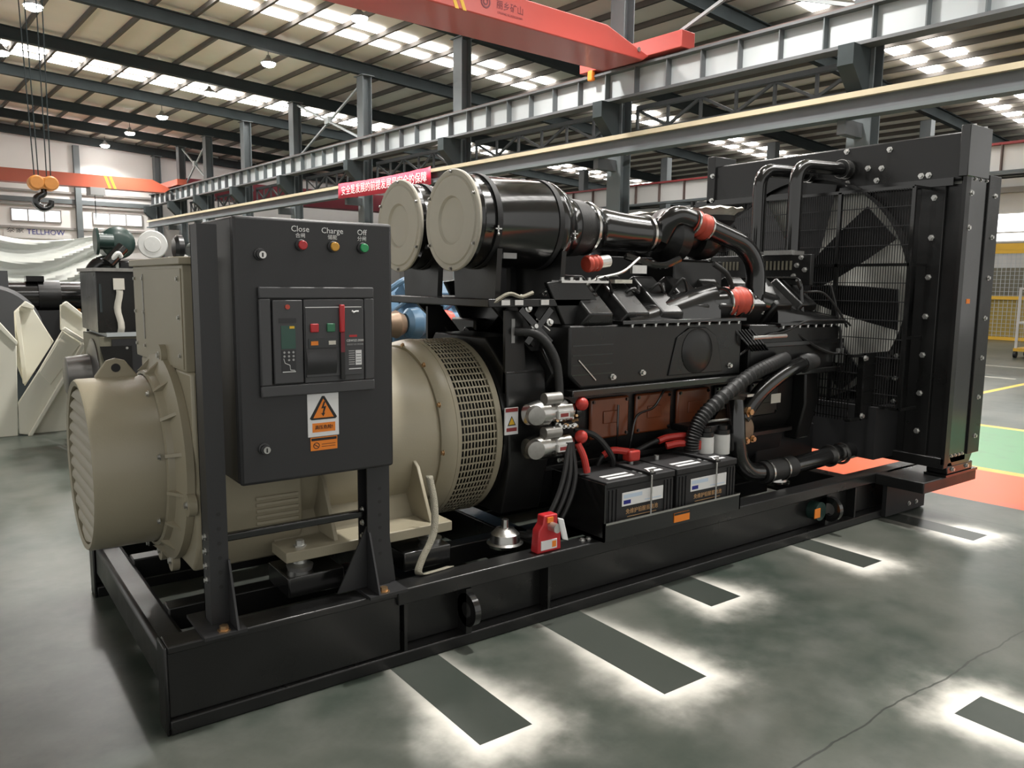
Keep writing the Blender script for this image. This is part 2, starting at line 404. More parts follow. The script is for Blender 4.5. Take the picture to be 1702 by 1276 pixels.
# ---- columns of the middle row
BAYN = ['standing behind the radiator', 'beyond the wide radiator shroud', 'rising behind the black air cleaners', 'rising behind the twin filter discs', 'rising beyond the switch cabinet', 'farther along the crane track', 'near the far end of the crane track', 'last but one before the white end wall', 'beside the white end wall']
cols = []
for i, cy in enumerate(CY[1:]):
    t = thing('steel_column', 'grey steel H column ' + BAYN[i], 'column', (14, cy, 0), 'steel columns of the crane row', 'B')
    b = MB(); b.box(13.82, 13.85, cy - .22, cy + .22, 0, 8.82); b.box(14.15, 14.18, cy - .22, cy + .22, 0, 8.82); b.box(13.85, 14.15, cy - .02, cy + .02, 0, 8.82); b.build('shaft', 'column_grey', t, smooth=False)
    MB().prism([(13.2, 5.86), (14.0, 5.86), (14.0, 4.95), (13.75, 4.95), (13.2, 5.5)], 'y', cy - .15, cy + .15).build('bracket', 'dark_steel', t, smooth=False)
    MB().box(13.7, 14.3, cy - .3, cy + .3, 0, .03).build('base_plate', 'column_grey', t, smooth=False)
    MB().box(13.75, 14.25, cy - .3, cy + .3, 8.82, 8.85).build('cap_plate', 'column_grey', t, smooth=False)
# ---- crane runway
YA, YB = -8.0, 48.0
rw = thing('crane_runway', 'long galvanised crane runway girder with vertical stiffeners', 'crane rail', (13.6, 20, 5.86), frame='B')
MB().box(13.59, 13.62, YA, YB, 5.92, 6.5).build('web', 'galv', rw, smooth=False)
MB().box(13.4, 13.8, YA, YB, 6.5, 6.55).build('top_flange', 'galv_dark', rw, smooth=False)
MB().box(13.42, 13.78, YA, YB, 5.86, 5.92).build('bottom_flange', 'galv_dark', rw, smooth=False)
MB().box(13.57, 13.64, YA, YB, 6.55, 6.63).build('rail', 'brown_rail', rw, smooth=False)
y = YA + .5; sb = MB().box(13.43, 13.77, -.012, .012, 5.92, 6.5)
while y < YB:
    q = MB(); q.v = [v + Vector((0, y, 0)) for v in sb.v]; q.f = sb.f; q.build('stiffener', 'column_grey' if int(y * 10) % 3 else 'galv_dark', rw, smooth=False); y += .92
# lattice braces below the runway
for i in range(1, len(CY) - 2):
    a, c = CY[i] + .25, CY[i + 1] - .25
    t = thing('lattice_brace', ['dark lattice brace under the runway above the radiator', 'dark lattice brace under the runway behind the intake pipes', 'dark lattice brace under the runway behind the banner', 'dark lattice brace under the runway beyond the banner', 'dark lattice brace under the runway above the switch cabinet', 'dark lattice brace under the runway left of the cabinet', 'dark lattice brace under the runway close to the end wall'][i - 1], 'brace', (14.4, (a + c) / 2, 5.2), 'lattice braces', 'B')
    for z in (5.26, 5.82): MB().box(14.3, 14.42, a, c, z - .05, z + .05).build('chord', 'galv_dark', t, smooth=False)
    n = 6
    for k in range(n):
        y0 = a + (c - a) * k / n; y1 = a + (c - a) * (k + 1) / n
        MB().bar((14.36, y0, 5.3 if k % 2 else 5.78), (14.36, y1, 5.78 if k % 2 else 5.3), .06, .06).build('diagonal', 'galv_dark', t, smooth=False)
        MB().box(14.33, 14.39, y1 - .03, y1 + .03, 5.3, 5.78).build('post', 'galv_dark', t, smooth=False)
    MB().bar((14.0, a, 4.7), (14.36, (a + c) / 2, 5.26), .06).build('knee_brace', 'galv', t, smooth=False)
    MB().bar((14.0, c, 4.7), (14.36, (a + c) / 2, 5.26), .06).build('knee_brace', 'galv', t, smooth=False)
for i, nm in ((1, 'above the red crane end carriage'), (4, 'between columns beyond the banner'), (7, 'near the white end wall')):
    a, c = CY[i] + .3, CY[i + 1] - .3
    t = thing('cross_brace', 'grey steel cross brace between columns ' + nm, 'brace', (14, (a + c) / 2, 6.7), 'cross braces above the runway', 'B')
    MB().bar((14, a, 6.75), (14, c, 8.7), .07, .07).build('diagonal', 'galv', t, smooth=False)
    MB().bar((14.1, a, 8.7), (14.1, c, 6.75), .07, .07).build('diagonal', 'galv', t, smooth=False)
    MB().box(13.95, 14.15, (a + c) / 2 - .15, (a + c) / 2 + .15, 7.6, 7.85).build('gusset', 'galv', t, smooth=False)
# lower beige beam
t = thing('lower_crane_beam', 'beige topped lower track beam running under the crane runway', 'beam', (13.2, 20, 4.55), frame='B')
MB().box(13.08, 13.32, -6, 47.5, 4.88, 4.98).build('top_flange', 'beige_beam', t, smooth=False)
MB().box(13.18, 13.22, -6, 47.5, 4.62, 4.88).build('web', 'galv_dark', t, smooth=False)
MB().box(13.05, 13.35, -6, 47.5, 4.55, 4.62).build('bottom_flange', 'column_grey', t, smooth=False)
for cy in CY[1:-1]: MB().box(13.2, 13.85, cy - .08, cy + .08, 4.3, 4.56).build('bracket', 'galv_dark', t, smooth=False)
# far runway of the second bay
t = thing('far_runway', 'pale panelled crane runway along the far side wall', 'crane rail', (30, 17, 5.5), frame='B')
MB().box(30.0, 30.04, -8, 44, 5.55, 6.42).build('web', 'wall_white', t, smooth=False)
MB().box(29.85, 30.2, -8, 44, 6.42, 6.5).build('top_flange', 'machine_red', t, smooth=False)
MB().box(29.85, 30.2, -8, 44, 5.45, 5.55).build('bottom_flange', 'column_grey', t, smooth=False)
y = -7
while y < 44: MB().box(29.86, 30.0, y - .02, y + .02, 5.55, 6.42).build('stiffener', 'brown_rail', t, smooth=False); y += 1.5
# ---- overhead cranes
t = thing('overhead_crane', 'large red overhead crane girder crossing close above the machine', 'crane', (5, 10.1, 6.3), frame='B')
MB().prism([(-12, 6.5), (13.15, 6.5), (13.35, 6.62), (12.0, 7.02), (X0, 7.02)], 'y', 9.5, 10.75).build('girder', 'crane_red', t, bevel=.02)
MB().box(13.35, 13.8, 8.6, 11.7, 6.64, 7.0).build('end_carriage', 'crane_red', t, bevel=.015)
for y in (8.9, 11.4): MB().cyl((13.5, y, 6.78), (13.7, y, 6.78), .14).build('wheel', 'dark_steel', t)
MB().box(13.32, 13.44, 11.25, 11.4, 6.42, 6.66).build('drive_motor', 'orange', t, bevel=.02)
MB().cyl((13.0, 9.48, 6.7), (13.0, 9.5, 6.7), .05).build('cover_plate', 'lamp_body', t)
for k, xx in enumerate((8.05, 8.22)): MB().prism([(xx, 6.5), (xx + .08, 6.5), (xx - .15, 7.02), (xx - .23, 7.02)], 'y', 9.494, 9.5).build('hazard_stripe', 'yellow', t, smooth=False)
text('丽乡矿山', .17, (9.33, 9.495, 6.765), (1, 0, 0), (0, 0, 1), 'maroon', 'lettering', t)
text('LIXIANG KUANGSHAN', .06, (9.33, 9.495, 6.63), (1, 0, 0), (0, 0, 1), 'maroon', 'lettering', t)
MB().pipe((8.74, 9.5, 6.76), (0, -1, 0), .085, .115, 0, .006).build('emblem_ring', 'maroon', t)
MB().pipe((8.74, 9.5, 6.76), (0, -1, 0), .035, .06, 0, .006).build('emblem_ring', 'maroon', t)
t = thing('overhead_crane', 'distant orange red overhead crane girder in front of the white end wall', 'crane', (6, 44, 6.2), frame='B')
MB().prism([(X0, 6.28), (13.0, 6.28), (13.3, 6.5), (12.4, 6.92), (X0, 6.92)], 'y', 43.6, 44.4).build('girder', 'crane_orange', t)
MB().box(13.35, 13.85, 42.5, 45.5, 6.64, 6.95).build('end_carriage', 'crane_orange', t)
MB().box(9.3, 10.0, 43.5, 44.5, 5.9, 6.28).build('hoist_trolley', 'lamp_body', t)
MB().cyl((9.6, 44, 5.9), (9.6, 44, 4.6), .02, n=6).build('pendant_cable', 'dark_steel', t)
for k, xx in enumerate((10.2, 10.45)): MB().prism([(xx, 6.28), (xx + .12, 6.28), (xx - .1, 6.92), (xx - .22, 6.92)], 'y', 43.59, 43.6).build('hazard_stripe', 'yellow', t, smooth=False)
# hook block on ropes
t = thing('crane_hook', 'orange crane hook block with black hook hanging on steel ropes', 'hook', (1.44, 10.1, 2.57), frame='B')
for dx in (-.10, -.05, .05, .10): MB().cyl((1.44 + dx, 10.1, 3.0), (1.44 + dx * 1.6 - .02, 10.1, 6.5), .008, n=6).build('rope', 'dark_steel', t)
for dx in (-.085, .085):
    MB().lathe((1.44 + dx, 10.0, 2.9), (0, 1, 0), [(0, .08), (.02, .1), (.18, .1), (.2, .08)], 20).build('sheave_cover', 'hook_orange', t)
MB().box(1.38, 1.50, 10.02, 10.18, 2.82, 2.98).build('block_body', 'hook_orange', t, bevel=.01)
hp = spline([(1.44, 10.1, 2.84), (1.44, 10.1, 2.76), (1.36, 10.1, 2.70), (1.345, 10.1, 2.62), (1.42, 10.1, 2.555), (1.51, 10.1, 2.59), (1.535, 10.1, 2.67)], 6)
MB().tube(hp, [.035 + .015 * math.sin(math.pi * i / (len(hp) - 1)) for i in range(len(hp))], 12).build('hook', 'black_gloss', t)
# high bay lamps
lampd = bpy.data.lights.new('high_bay', 'SPOT'); lampd.energy = LAMP_W; lampd.spot_size = math.radians(140); lampd.spot_blend = .8; lampd.shadow_soft_size = .2; lampd.color = (1, .97, .92)
lamp = None; fixtures = []
LP = [(10.9, y) for y in (-.2, 6, 12, 18.1, 24.4, 30.2, 36.4, 41.8, 46.9)] + [(3.7, y) for y in (-.2, 6, 12, 17.6, 23.1, 28.95, 35)]
for i, (x, y) in enumerate(LP):
    z = rz(x) - .67 if x != 3.7 else 8.93
    if lamp is None:
        lamp = thing('high_bay_lamp', 'round high bay lamp hanging under the roof purlins', 'lamp', (0, 0, 0), 'high bay lamps')
        MB().lathe((0, 0, 0), (0, 0, 1), [(0, .24), (.03, .25), (.12, .14), (.2, .07), (.26, .06)], 20).build('housing', 'lamp_body', lamp)
        MB().lathe((0, 0, -.13), (0, 0, 1), [(0, .02), (.012, .11), (.05, .20), (.13, .24)], 20).build('lens', 'lamp_lens', lamp)
        MB().cyl((0, 0, .26), (0, 0, .505), .012, n=6).build('stem', 'dark_steel', lamp)
        o = lamp
    else: o = copy_tree(lamp, (0, 0, 0))
    o.location = BM @ Vector((x, y, z)); fixtures.append((o, (x, y, z)))
for i, (o, (x, y, z)) in enumerate(fixtures):      # one light in each fixture
    lit = in_frame((x, y, z), 0)
    if not lit:             # the two lamp rows go on towards and past the camera
        word = ('outer_row_' if x > 5 else 'inner_row_') + ('first', 'second', 'third', 'fourth', 'fifth', 'sixth', 'seventh')[i if x > 5 else i - 9]
        for ch in o.children:
            if ch.name.startswith('lens'): ch.name = 'lens_' + word + '_offscreen'
    lo = bpy.data.objects.new('lamp_light' if lit else 'lamp_light_' + word + '_offscreen', lampd); COL.objects.link(lo); lo.parent = o; lo.location = (0, 0, -.16)
# banner
t = thing('slogan_banner', 'long red cloth banner with white Chinese slogan below the runway', 'banner', (13.0, 20.5, 4.5), frame='B')
n = 24; vs = []; fs = []
for k in range(n + 1):
    y = 23.5 - 5.9 * k / n; dz = -.05 * math.sin(math.pi * k / n)
    for j, z in ((0, 4.5 + .0 * k), (1, 5.02)): vs.append((12.98 + .02 * math.sin(k * 1.7 + j), y, z + dz))
for k in range(n): fs.append((2 * k, 2 * k + 1, 2 * k + 3, 2 * k + 2))
b = MB(); b.add(vs, fs); o = b.build('cloth', 'banner_red', t, fix=False); sd = o.modifiers.new('s', 'SOLIDIFY'); sd.thickness = .006
text('安全是发展的前提发展是安全的保障', .34, (12.945, 20.5, 4.72), (0, -1, 0), (0, 0, 1), 'white_print', 'lettering', t)
# maroon girder of another crane far behind
t = thing('far_crane_girder', 'dark maroon crane girder far behind the banner', 'crane', (22, 46, 6.0), frame='B')
MB().box(14.6, 29.8, 45.6, 46.6, 6.3, 7.4).build('girder', 'maroon', t); MB().box(15.0, 15.6, 44.8, 47.4, 6.6, 7.0).build('end_carriage', 'maroon', t)
# company lettering on the wall
t = thing('wall_sign', 'blue company name lettering on the white end wall', 'sign', (7.9, WY - .04, 3.98), frame='B')
text('TELLHOW', .40, (8.02, WY - .045, 4.1), (1, 0, 0), (0, 0, 1), 'navy_print', 'lettering', t)
text('泰豪', .42, (6.55, WY - .045, 4.2), (1, 0, 0), (0, 0, 1), 'dark_grey', 'lettering', t)
# yellow safety cage at the right
t = thing('safety_cage', 'yellow mesh safety cage standing beyond the radiator', 'fence', (26, 4, 0), frame='B')
for y in (9.5, 6.75, 4.0, 1.2): MB().box(25.97, 26.05, y - .04, y + .04, 0, 2.75).build('post', 'cage_yellow', t, smooth=False)
for z in (2.65, 1.28, .06): MB().box(25.98, 26.03, 1.2, 9.5, z - .05, z + .05).build('rail', 'cage_yellow', t, smooth=False)
MB().box(26.06, 26.08, 1.2, 9.5, .06, 1.25).build('kick_sheet', 'cage_sheet', t, smooth=False)
w = MB(); y = 1.2
while y < 9.5: w.box(26.0, 26.012, y - .006, y + .006, .1, 2.65); y += .12
z = .15
while z < 2.65: w.box(26.0, 26.012, 1.2, 9.5, z - .006, z + .006); z += .12
w.build('mesh_wires', 'galv', t, smooth=False, kind='stuff')
t = thing('stock_machine', 'dim machine with yellow band behind the mesh cage', 'machine', (28, 5.5, 0), frame='B')
MB().box(27.2, 29.2, 1.5, 9.3, 0, 2.2).build('body', 'olive', t); MB().box(27.1, 29.3, 1.4, 9.4, 2.75, 2.95).build('top_band', 'cage_yellow', t); MB().box(27.2, 29.2, 1.5, 9.3, 2.2, 2.75).build('hood', 'wall_grey', t)
t = thing('wheeled_rack', 'white tubular wheeled rack with yellow base rail', 'trolley', (19.8, 3.2, 0), frame='B')
for (x, y) in ((19.7, 3.78), (19.7, 2.4), (20.4, 3.78), (20.4, 2.4)):
    MB().box(x - .025, x + .025, y - .025, y + .025, .15, 1.6).build('upright', 'wall_white', t, smooth=False)
    MB().cyl((x, y - .03, .075), (x, y + .03, .075), .075, n=12).build('caster', 'rubber', t)
for z in (.8, 1.57): MB().box(19.68, 20.42, 2.38, 3.8, z - .02, z + .02).build('shelf_frame', 'wall_white', t, smooth=False)
MB().box(19.66, 20.44, 2.36, 3.82, .15, .22).build('base_rail', 'cage_yellow', t, smooth=False)
w = MB()
for k in range(14): w.box(19.695, 19.7, 2.4 + k * .1, 2.406 + k * .1, .22, 1.6)
w.build('mesh_side', 'galv', t, smooth=False, kind='stuff')
# ================================================================== the generator set
YC, ZC = .80, .84           # crankshaft line
# ---- skid
sk = thing('skid_frame', 'black welded steel skid frame carrying engine and alternator', 'skid', (2.6, .81, 0))
SKT = .33
def rail(yo, s):            # yo outer face, s direction inwards
    b = MB(); ys = sorted((yo, yo + s * .11))
    b.box(0, 5.22, ys[0], ys[1], 0, .055)
    b.box(.9, 5.22, ys[0], ys[1], .262, SKT)
    b.box(0, .9, ys[0], ys[1], .30, SKT)
    y2 = sorted((yo + s * .018, yo + s * .06)); b.box(0, .92, y2[0], y2[1], .055, .30)
    y2 = sorted((yo + s * .07, yo + s * .09)); b.box(.92, 5.22, y2[0], y2[1], .055, .262)
    y2 = sorted((yo, yo + s * .11)); b.box(-.012, 0, y2[0], y2[1], 0, SKT)
    return b.build('side_rail', 'black_paint', sk, bevel=.008)
rail(0, 1); rail(1.62, -1)
MB().box(0, .115, .11, 1.51, .115, .275).build('end_tube', 'black_paint', sk, bevel=.022)
for x in (1.0, 1.78, 3.1, 4.35): MB().box(x, x + .12, .11, 1.51, .1, .3).build('cross_member', 'black_paint', sk, bevel=.008)
for y in (.42, 1.1): MB().box(.1, 3.95, y, y + .09, .2, .3).build('inner_rail', 'black_paint', sk, bevel=.006)
for x in (.93, 1.70, 4.33): MB().box(x, x + .015, .005, .08, .055, .262).build('stiffener', 'black_paint', sk)
def eye(x):
    b = MB(); b.lathe((x, .035, .155), (1, 0, 0), [(0, .085), (.03, .085), (.03, .042), (0, .042), (0, .085)], 28, cap=False)
    b.build('lifting_eye', 'black_gloss', sk); MB().box(x - .01, x + .04, .02, .075, .055, .262).build('eye_plate', 'black_paint', sk)
MB().pipe((1.235, .0, .165), (1, 0, 0), .035, .075, 0, .03).build('lifting_eye', 'black_gloss', sk)
MB().box(1.235, 1.265, .0, .075, .055, .26).build('eye_plate', 'black_paint', sk)
MB().pipe((4.02, .0, .165), (1, 0, 0), .04, .08, 0, .035).build('lifting_eye', 'black_gloss', sk)
MB().box(4.02, 4.055, .02, .075, .055, .26).build('eye_plate', 'black_paint', sk)
MB().cyl((3.93, .068, .165), (3.93, .0, .165), .06).build('drain_cover', 'dark_green', sk)
MB().box(3.86, 3.92, -.004, 0, .13, .19).build('warning_sticker', 'orange', sk, label='small orange sticker')
# radiator end: side plate, platform
MB().box(4.67, 5.20, -.03, 0, .01, .33).build('end_plate', 'black_matt', sk)
for y0, y1 in ((-.33, 0), (1.62, 1.95)): MB().box(4.56, 5.29, y0, y1, .255, .33).build('outrigger', 'black_paint', sk, bevel=.006)
for x in (4.98, 5.08): MB().bolt((x, -.0301, .06), (0, -1, 0), .012).build('bolt', 'zinc', sk)
# mount blocks for the alternator and engine
for (x0, x1) in ((.50, .74), (1.02, 1.26)):
    for ya in (.17, 1.21): MB().box(x0, x1, ya, ya + .24, .33, .415).build('mount_block', 'black_gloss', sk, bevel=.006)
for x in (.58, 1.2):
    MB().lathe((x, .255, .415), (0, 0, 1), [(0, .05), (.02, .055), (.03, .03), (.055, .03)], 16).build('mount_washer', 'zinc', sk)
# chrome dome vibration isolators
for (x, y) in ((1.60, .22), (3.75, .22)):
    t = MB(); t.lathe((x, y, .33), (0, 0, 1), [(0, .085), (.015, .09), (.022, .075), (.06, .07), (.085, .045), (.09, .02), (.13, .018), (.132, 0)], 24)
    t.build('vibration_isolator', 'steel', sk)
# battery tray bolted to the rail
tr = MB(); tr.box(2.02, 3.07, -.02, .38, .33, .35); tr.box(2.02, 3.07, -.03, -.02, .33, .425); tr.box(2.02, 2.03, -.03, .38, .33, .62); tr.box(3.06, 3.07, -.03, .38, .33, .42)
tr.build('battery_tray', 'black_gloss', sk)
MB().box(2.03, 3.06, -.034, -.03, .415, .425).build('tray_lip', 'steel', sk)
MB().box(2.52, 2.64, -.034, -.0302, .345, .395).build('warning_sticker', 'orange', sk, label='orange warning sticker')
MB().box(2.52, 2.64, -.0345, -.034, .383, .395).build('sticker_band', 'black_print', sk)
for x in (1.96, 2.0): MB().bolt((x, .06, .33), (0, 0, 1), .012).build('bolt', 'zinc', sk)

# ---- alternator
al = thing('alternator', 'cream alternator with round louvred end cover and slotted guard ring', 'alternator', (.75, .8, .42))
O = (0, YC, ZC)
dr = MB(); dr.lathe(O, (1, 0, 0), [(-.13, .325), (-.135, .345), (-.125, .352), (.13, .356), (.13, .30), (-.10, .30), (-.10, .325), (-.13, .325)], 64, cap=False)
dr.build('end_cover', 'cream', al)
MB().lathe(O, (1, 0, 0), [(-.03, .3), (-.02, .3)], 48).build('inner_disc', 'black_matt', al)
for k in range(12):
    z = ZC - .30 + .053 * k + .01
    hw = math.sqrt(max(.0, .325 ** 2 - (z - ZC + .015) ** 2))
    if hw < .06: continue
    b = MB(); pr_ = [(-.07 - .058 * math.sin(math.pi * .5 * q / 5), z + .028 - .056 * (1 - math.cos(math.pi * .5 * q / 5))) for q in range(6)]
    pr_ += [(px2 + .012, pz2 - .004) for px2, pz2 in reversed(pr_)]
    def hwz(zz): return math.sqrt(max(.0004, .318 ** 2 - (zz - ZC) ** 2))
    b.loft([[Vector((px2, YC + s_ * hwz(pz2), pz2)) for px2, pz2 in pr_] for s_ in (-1, 1)])
    b.build('louvre_slat', 'cream', al)
# lifting lug on the drum
lg = MB(); lg.prism([(-.06, 1.18), (.10, 1.18), (.10, 1.20), (.055, 1.262), (.02, 1.272), (-.015, 1.262), (-.06, 1.20)], 'y', .80, .82); lg.build('lifting_lug', 'cream', al, bevel=.004)
MB().lathe((.02, .80, 1.232), (0, -1, 0), [(0, .018), (.0015, .018)], 14).build('lug_hole', 'black_matt', al)
# end bracket flange with ribs
MB().lathe(O, (1, 0, 0), [(.12, .36), (.125, .375), (.15, .38), (.17, .435), (.175, .445), (.205, .445), (.205, .3)], 64, cap=False).build('bracket_flange', 'cream', al)
for k in range(16):
    a = 2 * math.pi * (k + .5) / 16; rd = Vector((0, math.cos(a), math.sin(a))); tg = Vector((0, -math.sin(a), math.cos(a))); c0 = Vector(O)
    b = MB(); p = [c0 + rd * .375 + Vector((.115, 0, 0)), c0 + rd * .43 + Vector((.172, 0, 0)), c0 + rd * .375 + Vector((.172, 0, 0))]
    b.add([q - tg * .007 for q in p] + [q + tg * .007 for q in p], [(0, 1, 2), (5, 4, 3), (0, 3, 4, 1), (1, 4, 5, 2), (2, 5, 3, 0)]); b.build('rib', 'cream', al)
    if k % 2: MB().bolt(c0 + rd * .362 + Vector((.1, 0, 0)) , (-1, 0, 0), .009).build('bolt', 'zinc', al)
for a in (math.radians(255), math.radians(195), math.radians(100), math.radians(-80)):
    rd = Vector((0, math.cos(a), math.sin(a))); c = Vector(O) + rd * .45
    MB().lathe((.172, c.y, c.z), (1, 0, 0), [(0, .045), (.03, .045)], 20).build('bolt_ear', 'cream', al)
    MB().bolt((.172, c.y, c.z), (-1, 0, 0), .012).build('bolt', 'zinc', al)
# front housing, barrel
fh = MB(); fh.prism([(.45, .42), (1.15, .42), (1.24, .55), (1.24, 1.24), (.36, 1.24), (.36, .55)], 'x', .206, .64); fh.build('front_housing', 'cream', al, bevel=.012)
for k in range(6): MB().box(.44, .62, .352, .362, .57 + .026 * k, .585 + .026 * k).build('side_rib', 'cream', al, bevel=.003)
MB().lathe(O, (1, 0, 0), [(.6, .41), (.62, .43), (1.30, .43), (1.335, .42), (1.345, .40)], 72).build('barrel', 'cream', al)
MB().lathe(O, (1, 0, 0), [(1.33, .41), (1.33, .435), (1.355, .455), (1.395, .462), (1.41, .462), (1.41, .40)], 72, cap=False).build('drive_end_flange', 'cream', al)
for k in range(12):
    a = 2 * math.pi * (k + .2) / 12; MB().bolt((1.338, YC + .44 * math.cos(a), ZC + .44 * math.sin(a)), (-1, 0, 0), .01).build('bolt', 'brass', al)
# slotted guard ring, slots are real openings
def guard(x0, x1, r, nx, nt):
    b = MB(); cache = {}
    def V(i, j):                     # i along x in quarter cells, j around
        a = 2 * math.pi * (j % (nt * 4)) / (nt * 4); key = (round(i, 2), round(j % (nt * 4), 2))
        if key not in cache:
            cache[key] = len(b.v); b.v.append(Vector((x0 + (x1 - x0) * i / (nx * 4), YC + r * math.cos(a), ZC + r * math.sin(a))))
        return cache[key]
    for i in range(nx):
        for j in range(nt):
            i0, i1, i2, i3 = 4 * i, 4 * i + .7, 4 * i + 3.3, 4 * i + 4; j0, j1, j2, j3 = 4 * j, 4 * j + .9, 4 * j + 4, 4 * j + 4
            b.f += [[V(i0, j0), V(i0, j1), V(i3, j1), V(i3, j0)], [V(i0, j1), V(i0, j2), V(i1, j2), V(i1, j1)], [V(i2, j1), V(i2, j2), V(i3, j2), V(i3, j1)]]
    return b
g = guard(1.425, 1.635, .462, 11, 76).build('slotted_guard', 'cream', al, fix=False); sd = g.modifiers.new('s', 'SOLIDIFY'); sd.thickness = .004
for x0, x1 in ((1.405, 1.427), (1.633, 1.665)): MB().pipe(O, (1, 0, 0), .44, .464, x0, x1, 72).build('guard_rim', 'cream', al)
MB().lathe(O, (1, 0, 0), [(1.36, .3), (1.7, .34)], 40).build('coupling', 'black_matt', al)
# terminal box
MB().box(.20, .98, .40, 1.30, 1.24, 1.655).build('terminal_box', 'cream', al, bevel=.004)
MB().box(.185, .995, .385, 1.315, 1.655, 1.685).build('terminal_lid', 'cream', al, bevel=.004)
MB().box(.196, .2, .42, 1.28, 1.25, 1.64).build('front_panel', 'cream', al, bevel=.001)
for (y, z0, z1) in ((1.08, 1.33, 1.62),): MB().box(.192, .196, y - .008, y + .008, z0, z1).build('seam_strip', 'cast_steel', al)
for y in (.46, 1.08, 1.25):
    for z in (1.30, 1.45, 1.6): MB().bolt((.196, y, z), (-1, 0, 0), .008, .008).build('bolt', 'zinc', al)
for z in (1.28, 1.45, 1.6): MB().bolt((.3, .40, z), (0, -1, 0), .009).build('bolt', 'brass', al)
# feet
for y0, y1, s in ((.19, .36, 1), (1.24, 1.41, -1)):
    MB().box(.50, 1.28, y0, y1, .47, .515).build('foot_bar', 'cream', al, bevel=.004)
    yb = .45 if s > 0 else 1.15
    MB().add([(.44, yb, .42), (1.28, yb, .42), (1.28, yb, .6), (.44, yb, .6)] and [(.52, y1 if s > 0 else y0, .47), (1.26, y1 if s > 0 else y0, .47), (1.26, yb, .62), (.52, yb, .62), (.52, yb, .47), (1.26, yb, .47)], [(0, 1, 2, 3), (0, 3, 4), (1, 5, 2), (0, 4, 5, 1), (4, 3, 2, 5)]).build('foot_web', 'cream', al)
    for x in (.72, 1.18):
        yo = y0 + .03 if s > 0 else y1 - .03
        MB().prism([(yo, .515), (yb, .515), (yb + s * .02, .80), (yo + s * .20, .80), (yo + s * .12, .75)], 'x', x, x + .018).build('foot_rib', 'cream', al, bevel=.003)
    if s > 0:
        for x in (.58, 1.21): MB().bolt((x, .25, .515), (0, 0, 1), .018, .025).build('bolt', 'zinc', al)
# earth strap
es = thing('earth_strap', 'braided grey earth strap hanging from the alternator foot', 'cable', (1.05, .13, .34))
st = spline([(1.165, .20, .74), (1.165, .155, .62), (1.14, .12, .50), (1.07, .10, .40), (1.05, .09, .345), (1.14, .10, .337), (1.22, .11, .337)], 8)
b = MB(); vs = []; fs = []
for i, p in enumerate(st):
    w = .014; vs += [p + Vector((-w, w * .6, 0)), p + Vector((w, -w * .6, 0))]
    if i: fs.append((2 * i - 2, 2 * i - 1, 2 * i + 1, 2 * i))
b.add(vs, fs); o = b.build('braid', 'braid', es, fix=False); sd = o.modifiers.new('s', 'SOLIDIFY'); sd.thickness = .005

# ---- breaker cabinet on stand
cb = thing('breaker_cabinet', 'black wall box with circuit breaker and three push buttons on a stand', 'cabinet', (.55, .2, .33))
YF = .03
MB().box(.285, .90, .06, .44, .855, 1.82).build('body', 'powder_black', cb, bevel=.008)
MB().box(.283, .902, YF, .062, .853, 1.822).build('door', 'powder_black', cb, bevel=.012)
dh = cb
for x, z in ((.375, 1.69), (.37, .985)):
    l = MB(); l.lathe((x, YF, z), (0, -1, 0), [(0, .022), (.006, .022), (.008, .017), (.02, .017)], 20); o = l.build('lock', 'plastic_dark', cb)
    MB().lathe((x + .004, YF - .02, z - .002), (0, -1, 0), [(0, .013), (.004, .013)], 20).build('lock_barrel', 'steel', o)
    MB().box(x + .001, x + .006, YF - .0255, YF - .024, z - .01, z + .005).build('keyhole', 'black_print', o)
for nm, x, m_, en, zh in (('Close', .53, 'red_plastic', 'Close', '合闸'), ('Charge', .655, 'amber', 'Charge', '储能'), ('Off', .775, 'green_plastic', 'Off', '分闸')):
    z = 1.727 - (x - .53) * .01
    o = MB().lathe((x - .003, YF, z), (0, -1, 0), [(0, .021), (.008, .021), (.010, .018), (.014, .018)], 24).build('button_bezel', 'plastic_dark', cb)
    MB().lathe((x, YF - .012, z), (0, -1, 0), [(0, .0165), (.008, .0165), (.01, .014)], 24).build('push_button', m_, o)
    text(en, .03, (x - .003, YF - .0012, z + .058), (1, 0, 0), (0, 0, 1), 'white_print', 'button_text', cb)
    text(zh, .019, (x - .003, YF - .0012, z + .034), (1, 0, 0), (0, 0, 1), 'white_print', 'button_text', cb)
# breaker
fr = MB(); X_0, X_1, Z_0, Z_1 = .362, .812, 1.175, 1.575
def frame_ring(b, x0, x1, z0, z1, w, y0, y1):
    b.box(x0, x1, y0, y1, z1 - w, z1); b.box(x0, x1, y0, y1, z0, z0 + w); b.box(x0, x0 + w, y0, y1, z0 + w, z1 - w); b.box(x1 - w, x1, y0, y1, z0 + w, z1 - w)
frame_ring(fr, X_0, X_1, Z_0, Z_1, .042, .012, YF); bz = fr.build('breaker_bezel', 'plastic_grey', cb, bevel=.005)
MB().box(X_0 + .04, X_1 - .04, .028, YF + .01, Z_0 + .04, Z_1 - .04).build('recess', 'black_print', cb)
bp_ = MB().box(.410, .522, .010, YF, 1.222, 1.528).build('trip_unit', 'plastic_grey', cb, bevel=.004)
MB().box(.438, .492, .0085, .010, 1.264, 1.345).build('keypad', 'plastic_dark', bp_)
MB().box(.438, .492, .0085, .010, 1.35, 1.435).build('display', 'lcd', bp_)
MB().box(.432, .496, .0085, .010, 1.445, 1.462).build('slot', 'plastic_dark', bp_)
MB().box(.470, .488, .007, .0086, 1.424, 1.433).build('indicator', 'yellow', bp_)
MB().lathe((.464, .010, 1.503), (0, -1, 0), [(0, .009), (.004, .009)], 12).build('reset_knob', 'red_silicone', bp_)
